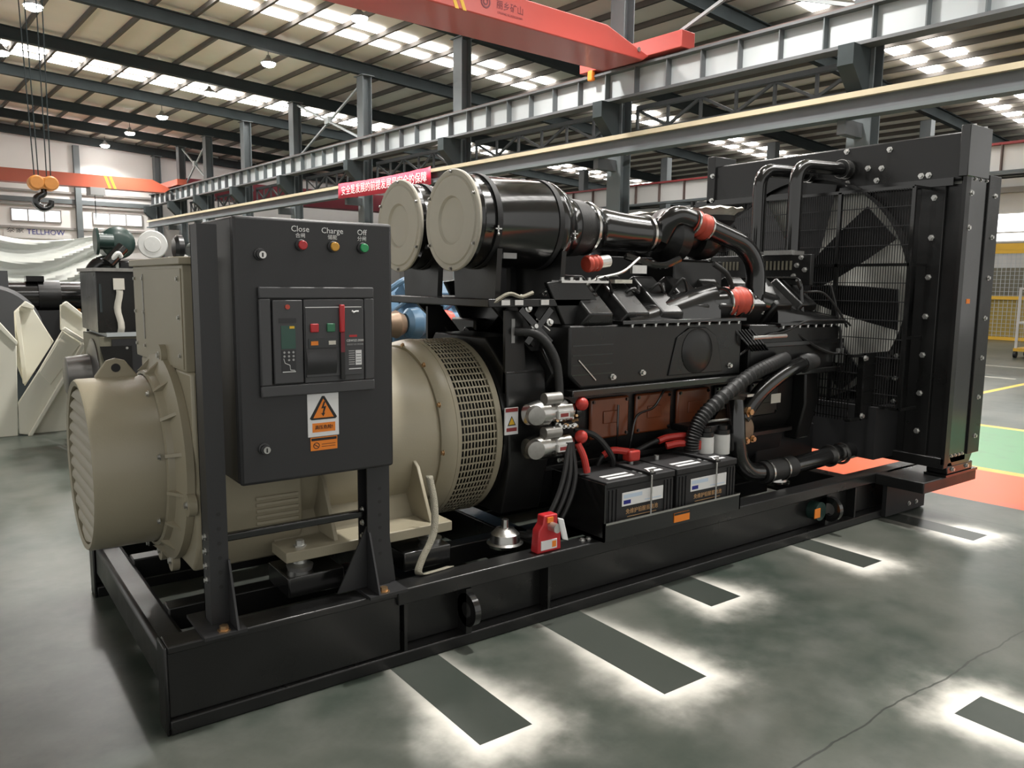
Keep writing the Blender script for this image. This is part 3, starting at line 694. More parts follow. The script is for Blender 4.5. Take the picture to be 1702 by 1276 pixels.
for i in range(3):
    for j in range(3):
        if (i, j) != (0, 2): MB().lathe((.448 + .017 * i, .0085, 1.337 - .014 * j), (0, -1, 0), [(0, .0045), (.002, .004)], 8).build('key', 'grey_print', bp_)
MB().tube([(.445, .0083, 1.315), (.45, .0083, 1.298), (.468, .0083, 1.290), (.47, .0083, 1.272), (.487, .0083, 1.27)], .0012, 5).build('curve_print', 'white_print', bp_)
MB().box(.440, .490, .008, .0085, 1.264, 1.267).build('curve_print', 'white_print', bp_)
mo = MB().box(.526, .768, .012, YF, 1.218, 1.53).build('breaker_body', 'plastic_grey', cb, bevel=.004)
fp = MB(); fp.prism([(.53, 1.24), (.755, 1.24), (.763, 1.25), (.763, 1.488), (.752, 1.502), (.53, 1.502)], 'y', .006, .013); fp.build('front_plate', 'plastic_grey', mo, bevel=.002)
MB().box(.53, .755, .0055, .006, 1.499, 1.502).build('edge_line', 'white_print', mo)
for x, m_ in ((.563, 'red_plastic'), (.628, 'green_dark')): MB().box(x - .016, x + .016, -.002, .007, 1.408, 1.44).build('mode_button', m_, mo, bevel=.003)
MB().box(.54, .655, .003, .0065, 1.35, 1.385).build('indicator_window', 'dark_glass', mo)
for x, m_ in ((.562, 'orange'), (.632, 'paper')): MB().box(x - .014, x + .014, .001, .003, 1.36, 1.375).build('state_flag', m_, mo)
cv = MB(); sec = []
for k in range(9):
    t_ = k / 8; sec.append((1.25 + .098 * t_, .006 - .012 * math.sin(math.pi * t_)))
cv.add([(xx, y, z) for z, y in sec for xx in (.53, .648)], [(2 * k, 2 * k + 1, 2 * k + 3, 2 * k + 2) for k in range(8)]); cv.build('charging_handle', 'plastic_dark', mo, fix=False)
MB().box(.662, .682, -.006, .007, 1.405, 1.51).build('red_lever', 'red_plastic', mo, bevel=.004)
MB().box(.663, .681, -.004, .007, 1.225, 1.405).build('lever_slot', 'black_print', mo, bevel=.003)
MB().box(.664, .68, -.0055, -.004, 1.33, 1.405).build('red_lever', 'maroon', mo)
text('CEW3Z-2000', .0125, (.727, .0052, 1.372), (1, 0, 0), (0, 0, 1), 'white_print', 'type_text', mo)
text('智能型万能式断路器', .0075, (.727, .0052, 1.357), (1, 0, 0), (0, 0, 1), 'grey_print', 'type_text', mo)
text('CHINT', .009, (.727, .0052, 1.39), (1, 0, 0), (0, 0, 1), 'red_plastic', 'type_text', mo) if False else None
MB().box(.703, .735, .0052, .006, 1.386, 1.394).build('type_text', 'red_plastic', mo)
MB().box(.728, .753, .005, .006, 1.278, 1.335).build('rating_label', 'white_label', mo)
for k in range(7): MB().box(.70, .724, .0052, .006, 1.28 + .0085 * k, 1.2835 + .0085 * k).build('rating_line', 'grey_print', mo)
for k in range(4): MB().box(.731, .75, .0047, .005, 1.287 + .011 * k, 1.289 + .011 * k).build('rating_line', 'black_print', mo)
MB().box(.70, .752, .0052, .006, 1.262, 1.2655).build('rating_line', 'white_print', mo)
MB().tube([(.715, .005, 1.486), (.722, .005, 1.480), (.732, .005, 1.484), (.742, .005, 1.484)], .0035, 6).build('maker_mark', 'white_print', mo)
# danger sign and sticker
sg = MB().box(.538, .664, YF - .0035, YF, 1.008, 1.182).build('danger_sign', 'white_label', cb, bevel=.003, label='white danger sign with orange lightning triangle')
ys = YF - .0036
MB().prism([(.553, 1.074), (.649, 1.074), (.656, 1.080), (.606, 1.164), (.596, 1.164), (.546, 1.080)], 'y', ys - .0008, ys).build('triangle_border', 'black_print', sg)
MB().prism([(.560, 1.081), (.642, 1.081), (.601, 1.154)], 'y', ys - .0016, ys - .0008).build('triangle', 'orange', sg)
MB().prism([(.603, 1.143), (.592, 1.116), (.602, 1.118), (.597, 1.098), (.591, 1.099), (.600, 1.086), (.607, 1.099), (.603, 1.099), (.612, 1.125), (.602, 1.123), (.609, 1.143)], 'y', ys - .0024, ys - .0016).build('lightning_bolt', 'black_print', sg)
MB().box(.556, .648, ys - .0008, ys, 1.026, 1.061).build('orange_band', 'orange', sg)
text('高压危险!', .017, (.602, ys - .0016, 1.0435), (1, 0, 0), (0, 0, 1), 'black_print', 'sign_text', sg)
st_ = MB().box(.548, .656, YF - .0028, YF, .955, 1.006).build('warning_sticker', 'orange', cb, label='orange sticker with prohibition ring')
MB().box(.551, .653, YF - .0034, YF - .0028, .993, 1.003).build('sticker_band', 'black_print', st_)
MB().pipe((.571, YF - .0028, .974), (0, -1, 0), .010, .0125, 0, .0008, 24).build('prohibition_ring', 'black_print', st_)
MB().bar((.563, YF - .0032, .980), (.579, YF - .0032, .968), .001, .0025).build('prohibition_bar', 'black_print', st_)
for k in range(2): MB().box(.592, .648, YF - .0034, YF - .0028, .968 + .009 * k, .9695 + .009 * k).build('sticker_line', 'black_print', st_)
for z in (1.05, 1.12): MB().bolt((.285, .27, z), (-1, 0, 0), .009, .012).build('bolt', 'zinc', cb)
# stand
def leg(x0, x1, ztop, flip):
    b = MB(); b.box(x0, x1, .07, .078, SKT, ztop); b.box(x0, x0 + .008, .078, .16, SKT, ztop) if not flip else b.box(x1 - .008, x1, .078, .16, SKT, ztop); b.box(x0, x1, .152, .16, SKT, ztop)
    o = b.build('stand_post', 'powder_black', cb)
    for k in range(6):
        z = .48 + .055 * k; MB().lathe((x0 + (x1 - x0) * .55, .0698, z), (0, -1, 0), [(0, .008), (.0006, .008)], 10).build('post_hole', 'black_print', o)
    for k in range(4): MB().bolt((x0, .115, .50 + .055 * k), (-1, 0, 0), .009).build('bolt', 'zinc', o)
leg(.172, .24, 1.79, False); leg(.80, .90, .856, True)
for x0, x1 in ((.12, .27), (.76, .93)):
    MB().box(x0, x1, -.03, .22, SKT, SKT + .012).build('foot_plate', 'powder_black', cb)
    MB().bolt((x0 + .075, -.0, SKT + .012), (0, 0, 1), .016, .02).build('bolt', 'brass', cb)
for xg in (.235, .80): MB().prism([(-.03, SKT + .01), (.07, SKT + .01), (.07, .58), (.06, .58)], 'x', xg, xg + .008).build('foot_gusset', 'powder_black', cb)
MB().prism([(.67, .345), (.80, .345), (.80, .60)], 'y', .08, .088).build('foot_gusset', 'powder_black', cb)
MB().prism([(.90, .345), (.93, .345), (.90, .58)], 'y', .08, .088).build('foot_gusset', 'powder_black', cb)
MB().box(.24, .80, .10, .13, .635, .665).build('cross_bar', 'black_gloss', cb, bevel=.006)
# ---- batteries
bt = thing('starter_battery', 'black starter battery in the tray, nearer the alternator end', 'battery', (2.29, .17, .35), 'starter batteries in the tray')
b = MB().box(2.055, 2.535, -.005, .30, .351, .59); b.build('case', 'black_matt', bt, bevel=.006)
b = MB().box(2.048, 2.542, -.01, .305, .59, .625); b.build('lid', 'black_matt', bt, bevel=.006)
for x in (2.075, 2.10, 2.125, 2.47, 2.495, 2.52): MB().box(x - .006, x + .006, -.011, -.005, .36, .58).build('case_rib', 'black_matt', bt)
MB().box(2.16, 2.455, -.0085, -.005, .485, .555).build('white_label', 'white_label', bt, bevel=.001)
MB().box(2.17, 2.22, -.0092, -.0085, .495, .515).build('label_print', 'navy_print', bt); MB().box(2.17, 2.3, -.0092, -.0085, .525, .545).build('label_print', 'blue_label', bt); MB().box(2.32, 2.44, -.0092, -.0085, .497, .502).build('label_print', 'blue_label', bt)
text('免维护铅酸蓄电池', .029, (2.305, -.0062, .452), (1, 0, 0), (0, 0, 1), 'gold_print', 'lettering', bt)
MB().box(2.2, 2.41, -.0068, -.005, .425, .428).build('lettering_line', 'gold_print', bt)
for (x0, x1) in ((2.10, 2.28), (2.33, 2.49)):
    for y in (.03, .075): MB().box(x0, x1, y, y + .025, .625, .6265).build('lid_strip', 'white_label', bt)
MB().cyl((2.44, .22, .625), (2.44, .22, .655), .014).build('terminal_post', 'zinc', bt); MB().cyl((2.13, .22, .625), (2.13, .22, .65), .014).build('terminal_post', 'zinc', bt)
MB().box(2.40, 2.48, .185, .25, .645, .705).build('terminal_boot', 'red_rubber', bt, bevel=.01)
bt2 = copy_tree(bt, (.51, 0, 0), 'black starter battery in the tray, nearer the radiator')
for k, x in enumerate((2.355, 2.865)):
    t = thing('battery_clamp', ['silver hold down rod over the battery nearer the alternator', 'silver hold down rod over the battery nearer the radiator'][k], 'clamp', (x, 0, .41), 'battery clamps')
    MB().tube(fillet([(x, -.02, .41), (x, -.02, .63), (x, .02, .645)], .012), .005, 8).build('hook_rod', 'steel', t)
    MB().box(x - .02, x + .02, -.028, .29, .628, .640).build('strap', 'black_matt', t); MB().bolt((x, -.02, .64), (0, 0, 1), .009, .016).build('wing_nut', 'steel', t)
# red battery cables
def cable(name, label, pts, r, m, sleeve=None):
    t = thing(name, label, 'cable', pts[0]); MB().tube(spline(pts, 6), r, 8).build('lead', m, t)
    for a in sleeve or []: MB().tube(spline(a, 5), r * 1.5, 8).build('red_sleeve', 'red_rubber', t)
    return t
cable('battery_cable', 'red sleeved cables on the battery nearer the radiator', [(2.95, .24, .69), (2.9, .27, .725), (2.75, .33, .70), (2.6, .34, .66), (2.46, .3, .68)], .014, 'rubber', [[(2.96, .23, .69), (2.92, .26, .722), (2.82, .31, .715), (2.76, .325, .70)], [(2.94, .20, .68), (2.85, .24, .69), (2.78, .28, .675)]])
cable('battery_cable', 'thin red cable curled on the battery nearer the alternator', [(2.42, .22, .69), (2.34, .26, .70), (2.28, .28, .67), (2.26, .30, .60)], .013, 'rubber', [[(2.42, .22, .695), (2.34, .26, .705), (2.29, .28, .68)]])
for k, (dx, lb) in enumerate(((0, 'black starter cable looping down beside the tray, nearest the tray'), (-.05, 'black starter cable looping down in the middle of three'), (-.1, 'black starter cable looping down nearest the isolator switch'))):
    cable('starter_cable', lb, [(2.0 + dx * .3, .2 + dx * .1, .80), (1.99 + dx * .8, .16, .62), (1.93 + dx, .15, .48), (1.85 + dx, .18, .36), (1.80 + dx, .3, .34)], .013, 'rubber')
# isolator switch
t = thing('isolator_switch', 'red battery isolator switch box with steel key lever on the rail', 'switch', (1.70, .04, SKT))
MB().prism([(1.645, SKT), (1.79, SKT), (1.785, .43), (1.765, .465), (1.765, .51), (1.685, .51), (1.68, .47), (1.655, .44)], 'y', .02, .075).build('housing', 'red_plastic', t, bevel=.006)
MB().box(1.665, 1.76, .016, .02, .345, .39).build('label', 'white_label', t); MB().box(1.73, 1.755, .0155, .016, .352, .382).build('orange_mark', 'orange', t)
MB().cyl((1.725, .02, .455), (1.725, -.03, .455), .022).build('switch_barrel', 'zinc', t)
MB().obox((1.752, -.035, .45), (.017, 0, -.006), (0, .006, 0), (-.016, 0, .055)).build('key_lever', 'white_label', t, bevel=.004)
MB().box(1.70, 1.735, .014, .02, .475, .50).build('orange_tag', 'orange', t)
# ================================================================== engine
en = thing('diesel_engine', 'big black V diesel engine with red silicone hose joints', 'engine', (3.0, .8, .40))
def mir(b):                   # mirrored copy about the crank line
    q = MB(); q.v = [Vector((v.x, 2 * YC - v.y, v.z)) for v in b.v]; q.f = [f[::-1] for f in b.f]; return q
# flywheel housing
b = MB(); b.lathe(O, (1, 0, 0), [(1.68, .40), (1.68, .455), (1.74, .46), (1.80, .44), (1.94, .40)], 48); b.build('flywheel_housing', 'black_paint', en)
MB().prism([(.40, .42), (1.2, .42), (1.25, .7), (1.2, 1.15), (1.05, 1.32), (.55, 1.32), (.36, 1.15), (.325, .7)], 'x', 1.70, 1.95).build('bell_housing', 'black_paint', en, bevel=.01)
MB().box(1.665, 1.745, .318, .326, .85, .985).build('caution_label', 'white_label', en, label='white caution label with yellow triangle')
MB().box(1.668, 1.742, .3165, .318, .964, .982).build('label_band', 'machine_red', en); MB().box(1.674, 1.736, .3165, .318, .866, .884).build('label_band', 'machine_red', en)
MB().prism([(1.68, .895), (1.73, .895), (1.705, .943)], 'y', .3165, .318).build('label_triangle', 'black_print', en)
MB().prism([(1.687, .900), (1.723, .900), (1.705, .935)], 'y', .3158, .3166).build('label_triangle', 'yellow', en)
# block, pan, heads
MB().prism([(.46, .62), (1.14, .62), (1.20, .72), (1.20, 1.02), (1.30, 1.14), (1.14, 1.34), (.92, 1.22), (.68, 1.22), (.46, 1.34), (.30, 1.14), (.40, 1.02), (.40, .72)], 'x', 1.95, 4.15).build('cylinder_block', 'black_paint', en, bevel=.012)
MB().prism([(.52, .40), (1.08, .40), (1.16, .50), (1.18, .64), (.42, .64), (.44, .50)], 'x', 1.98, 4.1).build('oil_pan', 'black_matt', en, bevel=.012)
MB().box(1.96, 4.12, .37, 1.23, .615, .645).build('pan_rail', 'black_paint', en, bevel=.004)
# copper coloured side covers
for k in range(5):
    x = 2.28 + k * .345
    o = MB().box(x, x + .29, .375, .402, .745, .975).build('side_cover', 'copper_cover' if k < 3 else 'black_paint', en, bevel=.012)
    for dx in (.02, .27):
        for z in (.765, .955): MB().bolt((x + dx, .375, z), (0, -1, 0), .008, .008).build('bolt', 'black_gloss', o)
    MB().box(x + .09, x + .20, .368, .376, .83, .90).build('cast_pad', 'copper_cover' if k < 3 else 'black_paint', o, bevel=.006)
# charge air boxes along both banks
for s in (0, 1):
    def put(b, nm, m_, bev=0, par=None):
        return (mir(b) if s else b).build(nm, m_, par or en, bevel=bev)
    put(MB().prism([(2.0, 1.13), (2.08, 1.06), (3.36, 1.06), (3.36, 1.385), (2.0, 1.385)], 'y', .235, .5), 'air_box', 'black_paint', .014)
    put(MB().prism([(3.44, 1.05), (4.36, 1.05), (4.40, 1.09), (4.40, 1.33), (3.44, 1.36)], 'y', .235, .5), 'air_box', 'black_paint', .014)
    put(MB().box(1.99, 4.38, .19, .46, 1.025, 1.062), 'ledge', 'black_gloss', .006)
    put(MB().lathe((2.95, .235, 1.22), (0, -1, 0), [(0, .13), (.012, .13), (.022, .11), (.026, .06)], 32), 'round_cover', 'black_paint')
    put(MB().box(2.34, 3.36, .205, .50, 1.385, 1.405), 'plenum_flange', 'black_gloss', .003)
    for k in range(11):
        put(MB().bolt((2.42 + .088 * k, .219, 1.386), (0, 0, -1), .008, .018), 'bolt', 'zinc')
    secs = []
    for k in range(9):
        t_ = k / 8; x = 2.40 + .80 * t_; h = .035 + .165 * t_ ** .9; w0, w1 = .21 + .06 * t_, .49 - .06 * t_
        secs.append([Vector((x, (w0 + w1) / 2 - (w1 - w0) / 2 * math.cos(math.pi * j / 10), 1.404 + h * math.sin(math.pi * j / 10) ** .8)) for j in range(11)])
    put(MB().loft(secs), 'intake_plenum', 'black_gloss')
    put(MB().cyl((3.15, .35, 1.485), (3.32, .35, 1.492), .078, n=28), 'plenum_neck', 'black_gloss')
    prof = []
    for k in range(33): t_ = k / 32; prof.append((t_ * .19, .082 + .012 * abs(math.sin(t_ * math.pi * 3))))
    o = put(MB().lathe((3.30, .35, 1.492), (1, 0, .02), prof, 28), 'hose_joint', 'red_silicone')
    for dx in (-.004, .183): put(MB().pipe((3.30 + dx, .35, 1.492), (1, 0, 0), .08, .094, 0, .012, 28), 'hose_clamp', 'steel', 0, o)
    # crossover pipe from the turbo
    put(MB().tube(fillet([(2.90, .50, 1.86), (2.93, .43, 2.005), (3.10, .41, 1.965), (3.52, .38, 1.85), (3.63, .36, 1.72), (3.63, .36, 1.48), (3.48, .355, 1.49)], .14, 8), .062, 20), 'charge_pipe', 'black_gloss')
    prof = [(t_ / 24 * .13, .068 + .010 * abs(math.sin(t_ / 24 * math.pi * 2))) for t_ in range(25)]
    o = put(MB().lathe((3.07, .412, 1.962), (.42, -.03, -.105), prof, 28), 'hose_joint', 'red_silicone')
    for dx in (0, .115): put(MB().pipe(Vector((3.07, .412, 1.962)) + Vector((.42, -.03, -.105)).normalized() * dx, (.42, -.03, -.105), .066, .079, 0, .012, 28), 'hose_clamp', 'steel', 0, o)
    put(MB().cyl((3.62, .36, 1.50), (3.80, .36, 1.47), .075, n=24), 'plenum_neck', 'black_gloss')
    secs = []
    for k in range(9):
        t_ = k / 8; x = 3.76 + .62 * t_; h = .15 - .11 * t_; w0, w1 = .27 - .06 * t_, .43 + .05 * t_
        secs.append([Vector((x, (w0 + w1) / 2 - (w1 - w0) / 2 * math.cos(math.pi * j / 10), 1.362 + h * math.sin(math.pi * j / 10) ** .8)) for j in range(11)])
    put(MB().loft(secs), 'intake_plenum', 'black_gloss')
    put(MB().box(3.70, 4.40, .205, .50, 1.345, 1.363), 'plenum_flange', 'black_gloss', .003)
    for k in range(8): put(MB().bolt((3.74 + .088 * k, .219, 1.346), (0, 0, -1), .008, .018), 'bolt', 'zinc')
    put(MB().obox((4.10, .38, 1.49), (.10, 0, -.045), (0, .035, 0), (.006, 0, .012)), 'red_stripe', 'red_plastic')
    # valve covers, tilted with the bank
    put(MB().box(1.98, 3.6, .72, .76, 1.45, 1.76), 'heat_shield', 'black_matt', .004)
    for k in range(8):
        x = 2.20 + k * .268
        d = Vector((0, -.62, .78)); u = Vector((0, .78, .62))
        c = Vector((x, .47, 1.43))
        vb = MB(); X = .112
        for dd, sx, sy in ((0, 1, 1), (.13, 1, 1), (.19, .62, .62)): pass
        ring = lambda dd, sx, sy: [c + d * dd + Vector((a * X * sx, 0, 0)) + u * (bb * (.17 if k < 3 else .145) * sy - (.03 if k < 3 else 0)) for a, bb in ((-1, -1), (1, -1), (1, 1), (-1, 1))]
        vb.loft([ring(-.12, 1, 1), ring(.10, 1, 1), ring(.17, .72, .96)])
        put(vb, 'valve_cover', 'black_paint', .01)
        put(MB().bolt(c + d * .1 + Vector((.085, 0, 0)) - u * .14, d, .008, .02), 'bolt', 'zinc')
    # bracing plate of the first cover
    put(MB().prism([(2.02, 1.385), (2.36, 1.385), (2.16, 1.60), (2.06, 1.62), (1.9, 1.60)], 'y', .30, .33), 'guard_plate', 'black_paint', .006)
    put(MB().box(1.98, 2.3, .28, .36, 1.60, 1.612), 'bracket_rail', 'steel')
    # turbocharger and exhaust outlet
    put(MB().lathe((2.92, .54, 1.885), (1, 0, 0), [(0, .10), (.03, .115), (.06, .16), (.14, .165), (.19, .12), (.2, .08), (.3, .08), (.31, .12), (.36, .14), (.44, .13), (.47, .09)], 32), 'turbocharger', 'black_paint')
    put(MB().box(2.98, 3.42, .45, .68, 1.55, 1.74), 'turbo_bracket', 'black_paint', .012)
    put(MB().lathe((3.42, .54, 1.80), (0, 0, 1), [(0, .09), (.14, .09), (.17, .11), (.19, .13), (.222, .135)], 28), 'exhaust_outlet', 'black_matt')
    ft = MB(); pr = [(.0, .10), (.04, .115), (.075, .15), (.085, .18), (.093, .17), (.080, .10), (.07, .0)]; ft.lathe((3.42, .54, 1.975), (0, 0, 1), pr, 28, cap=False)
    for i, v in enumerate(ft.v): v.z += random.uniform(-.008, .008); v.x += random.uniform(-.006, .006)
    put(ft, 'foil_wrap', 'foil')
    # exhaust manifold logs in the vee
    put(MB().cyl((2.2, .66, 1.52), (3.5, .66, 1.52), .07, n=16), 'exhaust_manifold', 'black_matt')
    # wiring and small pipes
    put(MB().tube(fillet([(3.30, .26, 1.14), (3.60, .22, 1.30), (3.75, .22, 1.30), (3.95, .20, 1.375), (4.40, .2, 1.37), (4.5, .22, 1.33)], .08), .007, 6), 'sensor_wire', 'rubber')
    put(MB().tube(spline([(3.9, .25, 1.63), (4.05, .3, 1.56), (4.2, .25, 1.55), (4.35, .22, 1.43), (4.46, .22, 1.32)], 6), .008, 6), 'sensor_wire', 'rubber')
    put(MB().box(3.40, 4.42, .212, .24, 1.215, 1.245), 'fuel_rail', 'black_gloss', .004)
    put(MB().tube([(3.42, .2, 1.28), (3.75, .2, 1.283)], .012, 8), 'fuel_rail', 'zinc')
# joint details and clutter on the side of the block
for x, z in ((2.30, 1.11), (2.52, 1.12), (3.25, 1.12), (3.3, 1.02)): MB().bolt((x, .235, z), (0, -1, 0), .012, .02).build('bolt', 'zinc', en)
for p, q in (((1.86, .33, 1.42), (1.94, .32, 1.36)), ((2.06, .232, 1.21), (2.18, .232, 1.10)), ((1.92, .31, 1.25), (2.0, .30, 1.18))): MB().bar(p, q, .006).build('clip_rod', 'steel', en)
MB().tube(spline([(1.75, .36, 1.36), (1.85, .30, 1.34), (1.93, .26, 1.22), (1.945, .24, 1.02), (1.93, .25, .86)], 8), .022, 12).build('breather_hose', 'rubber', en)
MB().tube(spline([(2.55, .36, .60), (2.55, .33, .75), (2.60, .34, .86), (2.72, .33, .90), (2.80, .33, .99)], 8), .007, 6).build('oil_line', 'black_gloss', en)
MB().tube(spline([(2.47, .36, .62), (2.45, .34, .8), (2.47, .36, .93)], 8), .006, 6).build('oil_line', 'black_gloss', en)
MB().tube(spline([(2.1, .30, .84), (2.2, .24, .80), (2.30, .22, .68), (2.32, .25, .58)], 8), .016, 8).build('starter_lead', 'rubber', en)
# starters
for z in (.955, .785):
    b = MB(); b.lathe((1.80, .25, z), (1, 0, 0), [(-.05, .05), (0, .062), (.02, .066), (.06, .066), (.065, .055), (.10, .052), (.105, .06), (.20, .06), (.205, .05), (.225, .045)], 28)
    sm_ = b.build('starter_motor', 'steel', en)
    MB().cyl((1.83, .22, z + .075), (1.93, .22, z + .075), .03).build('solenoid', 'cast_steel', sm_)
    MB().lathe((1.78, .245, z), (-.3, -1, 0), [(.03, .05), (.06, .045), (.062, .03)], 20).build('nose_cone', 'cast_steel', sm_)
    MB().box(1.90, 1.97, .185, .20, z - .025, z + .012).build('type_plate', 'filter_white', sm_); MB().box(1.91, 1.96, .184, .185, z - .018, z + .0).build('plate_print', 'machine_red', sm_)
    MB().ball((2.06, .20, z + .035), .035).build('red_cap', 'red_rubber', sm_)
    MB().cyl((2.03, .24, z - .005), (2.06, .24, z - .005), .04).build('end_cap', 'black_gloss', sm_)
    for k in range(4): MB().bolt((1.93 + .025 * k, .22 - .004 * k, z - .075), (0, -1, .3), .008, .02).build('bolt', 'zinc', sm_)
MB().tube(spline([(2.03, .19, .79), (2.055, .17, .72), (2.07, .16, .64)], 6), .018, 10).build('red_sleeve', 'red_rubber', en)
for k in range(12):
    x = 1.88 + .16 * random.random(); z = .86 + .07 * random.random(); MB().bolt((x, .23, z), (random.uniform(-.5, .5), -1, .2), .008, .03).build('fitting', 'zinc' if k % 2 else 'brass', en)
# spin-on filters
for x in (3.02, 3.165):
    o = MB().lathe((x, .20, .60), (0, 0, 1), [(0, .045), (.004, .052), (.10, .052), (.118, .05), (.122, .045)], 24).build('oil_filter', 'filter_white', en)
    MB().lathe((x, .20, .722), (0, 0, 1), [(0, .05), (.025, .05), (.028, .035), (.05, .035)], 20).build('filter_head', 'black_paint', o)
MB().tube(fillet([(2.96, .2, .76), (2.96, .2, .80), (3.10, .22, .80), (3.24, .2, .80), (3.24, .2, .76)], .02), .008, 6).build('filter_bracket', 'zinc', en)
MB().box(2.95, 3.25, .2, .40, .735, .775).build('filter_mount', 'black_paint', en, bevel=.006)
# corrugated hoses
def corr(pts, r, n, nm):
    P = spline(pts, n); rs = [r * (1 + .09 * (1 if i % 2 else -1)) for i in range(len(P))]; MB().tube(P, rs, 14).build(nm, 'rubber', en)
corr([(2.90, .2, .60), (2.92, .2, .74), (3.02, .19, .87), (3.35, .17, 1.05), (3.60, .17, 1.12), (3.74, .19, 1.14)], .042, 18, 'corrugated_hose')
MB().tube(spline([(3.35, .2, .80), (3.48, .17, .95), (3.70, .16, 1.06), (3.95, .2, 1.10), (4.1, .26, 1.10)], 8), .048, 16).build('coolant_hose', 'black_gloss', en)
corr([(3.92, .19, 1.095), (4.0, .21, 1.105), (4.12, .25, 1.10)], .055, 8, 'hose_end')
MB().box(3.34, 3.42, .16, .22, .93, .945).build('hose_clip', 'zinc', en)
# water pump, lower coolant pipe
MB().lathe((3.36, .33, .72), (0, -1, 0), [(0, .12), (.08, .12), (.11, .09), (.15, .085), (.16, .05)], 28).build('water_pump', 'rust_brown', en)
MB().tube(spline([(3.30, .22, .90), (3.28, .19, .80), (3.27, .17, .68), (3.30, .17, .56), (3.40, .17, .47), (3.55, .17, .44)], 8), .055, 16).build('coolant_pipe', 'black_gloss', en)
for x in (3.36, 3.42): MB().bolt((x, .17, .66 + .1 * (x - 3.36)), (0, -1, 0), .016, .02).build('bolt', 'brass', en)
MB().lathe((3.36, .17, .84), (0, -1, 0), [(0, .035), (.02, .035), (.02, .02), (.035, .02)], 6).build('drain_valve', 'brass', en)
o = MB().cyl((3.52, .17, .44), (3.84, .17, .44), .068, n=24).build('lower_hose', 'rubber', en)
for x in (3.56, 3.72): MB().pipe((x, .17, .44), (1, 0, 0), .066, .078, 0, .014, 28).build('hose_clamp', 'steel', o)
MB().cyl((3.8, .17, .44), (4.75, .2, .46), .058, n=20).build('lower_pipe', 'black_gloss', en)
for x in (4.28, 4.42): MB().pipe((x, .186, .45), (1, 0, 0), .058, .075, 0, .014, 28).build('hose_clamp', 'steel', en)
# front end: gear case, belt guard, fan drive
MB().prism([(.36, .55), (1.24, .55), (1.3, .8), (1.28, 1.25), (1.1, 1.45), (.5, 1.45), (.32, 1.25), (.30, .8)], 'x', 4.15, 4.30).build('gear_case', 'black_paint', en, bevel=.012)
MB().cyl((4.28, YC, 1.3), (4.56, YC, 1.5), .1).build('fan_drive', 'black_paint', en)
MB().box(4.16, 4.22, .62, .78, 1.0, 1.06).build('tag_bracket', 'zinc', en)
MB().box(3.70, 3.80, .25, .252, .85, .91).build('paper_tag', 'paper', en)
# belt guard
bg_ = MB(); bg_.box(4.42, 4.44, .06, .1, .70, 1.15); bg_.box(4.30, 4.44, .06, .10, .70, .72); bg_.box(4.30, 4.44, .06, .10, 1.13, 1.15); bg_.build('belt_guard_frame', 'black_gloss', en)
MB().box(4.44, 4.80, .08, .1, .70, 1.15).build('belt_guard_side', 'black_paint', en)
w = MB(); y = .10
while y < .5: w.box(4.33, 4.336, y, y + .005, .70, 1.15); y += .022
z = .72
while z < 1.15: w.box(4.33, 4.336, .10, .5, z, z + .005); z += .06
w.build('belt_guard_mesh', 'black_gloss', en, kind='stuff')
for k in range(4): MB().box(4.46, 4.74, .074, .08, .80 + .09 * k, .808 + .09 * k).build('guard_rib', 'black_gloss', en)
for z in (.73, 1.12): MB().bolt((4.435, .06, z), (0, -1, 0), .014, .018).build('bolt', 'zinc', en)
# heat shield with vents above the front
hs = MB().box(4.06, 4.10, .26, 1.2, 1.60, 1.80).build('vent_panel', 'black_paint', en, bevel=.004)
for k in range(22):
    y = .40 + .031 * k
    if not .68 < y < .82: MB().box(4.054, 4.061, y, y + .014, 1.70, 1.76).build('vent_slot', 'olive', hs)
for y, z in ((.36, 1.73), (.33, 1.78), (.38, 1.66), (.3, 1.7), (1.1, 1.78)): MB().bolt((4.06, y, z), (-1, 0, 0), .012, .02).build('bolt', 'zinc', hs)
MB().box(4.05, 4.08, .40, .62, 1.80, 1.83).build('label_strip', 'zinc', hs)
MB().tube(fillet([(4.02, .9, 1.645), (4.02, .30, 1.645), (4.02, .26, 1.30)], .06), .012, 8).build('guard_rail', 'black_gloss', en)
# coolant pipes up to the header tank
for y in (.79, .50):
    MB().tube(fillet([(4.20, y, 1.50), (4.20, y, 2.40), (4.86, y, 2.43)], .13, 8), .047, 18).build('coolant_riser', 'black_gloss', en)
    o = MB().pipe((4.72, y, 2.424), (1, 0, .05), .046, .062, 0, .08, 24).build('riser_hose', 'rubber', en)
    for x in (4.725, 4.785): MB().pipe((x, y, 2.424), (1, 0, .05), .06, .066, 0, .01, 24).build('hose_clamp', 'steel', o)
    MB().box(4.15, 4.25, y - .06, y + .06, 1.80, 1.83).build('pipe_clip', 'zinc', en)
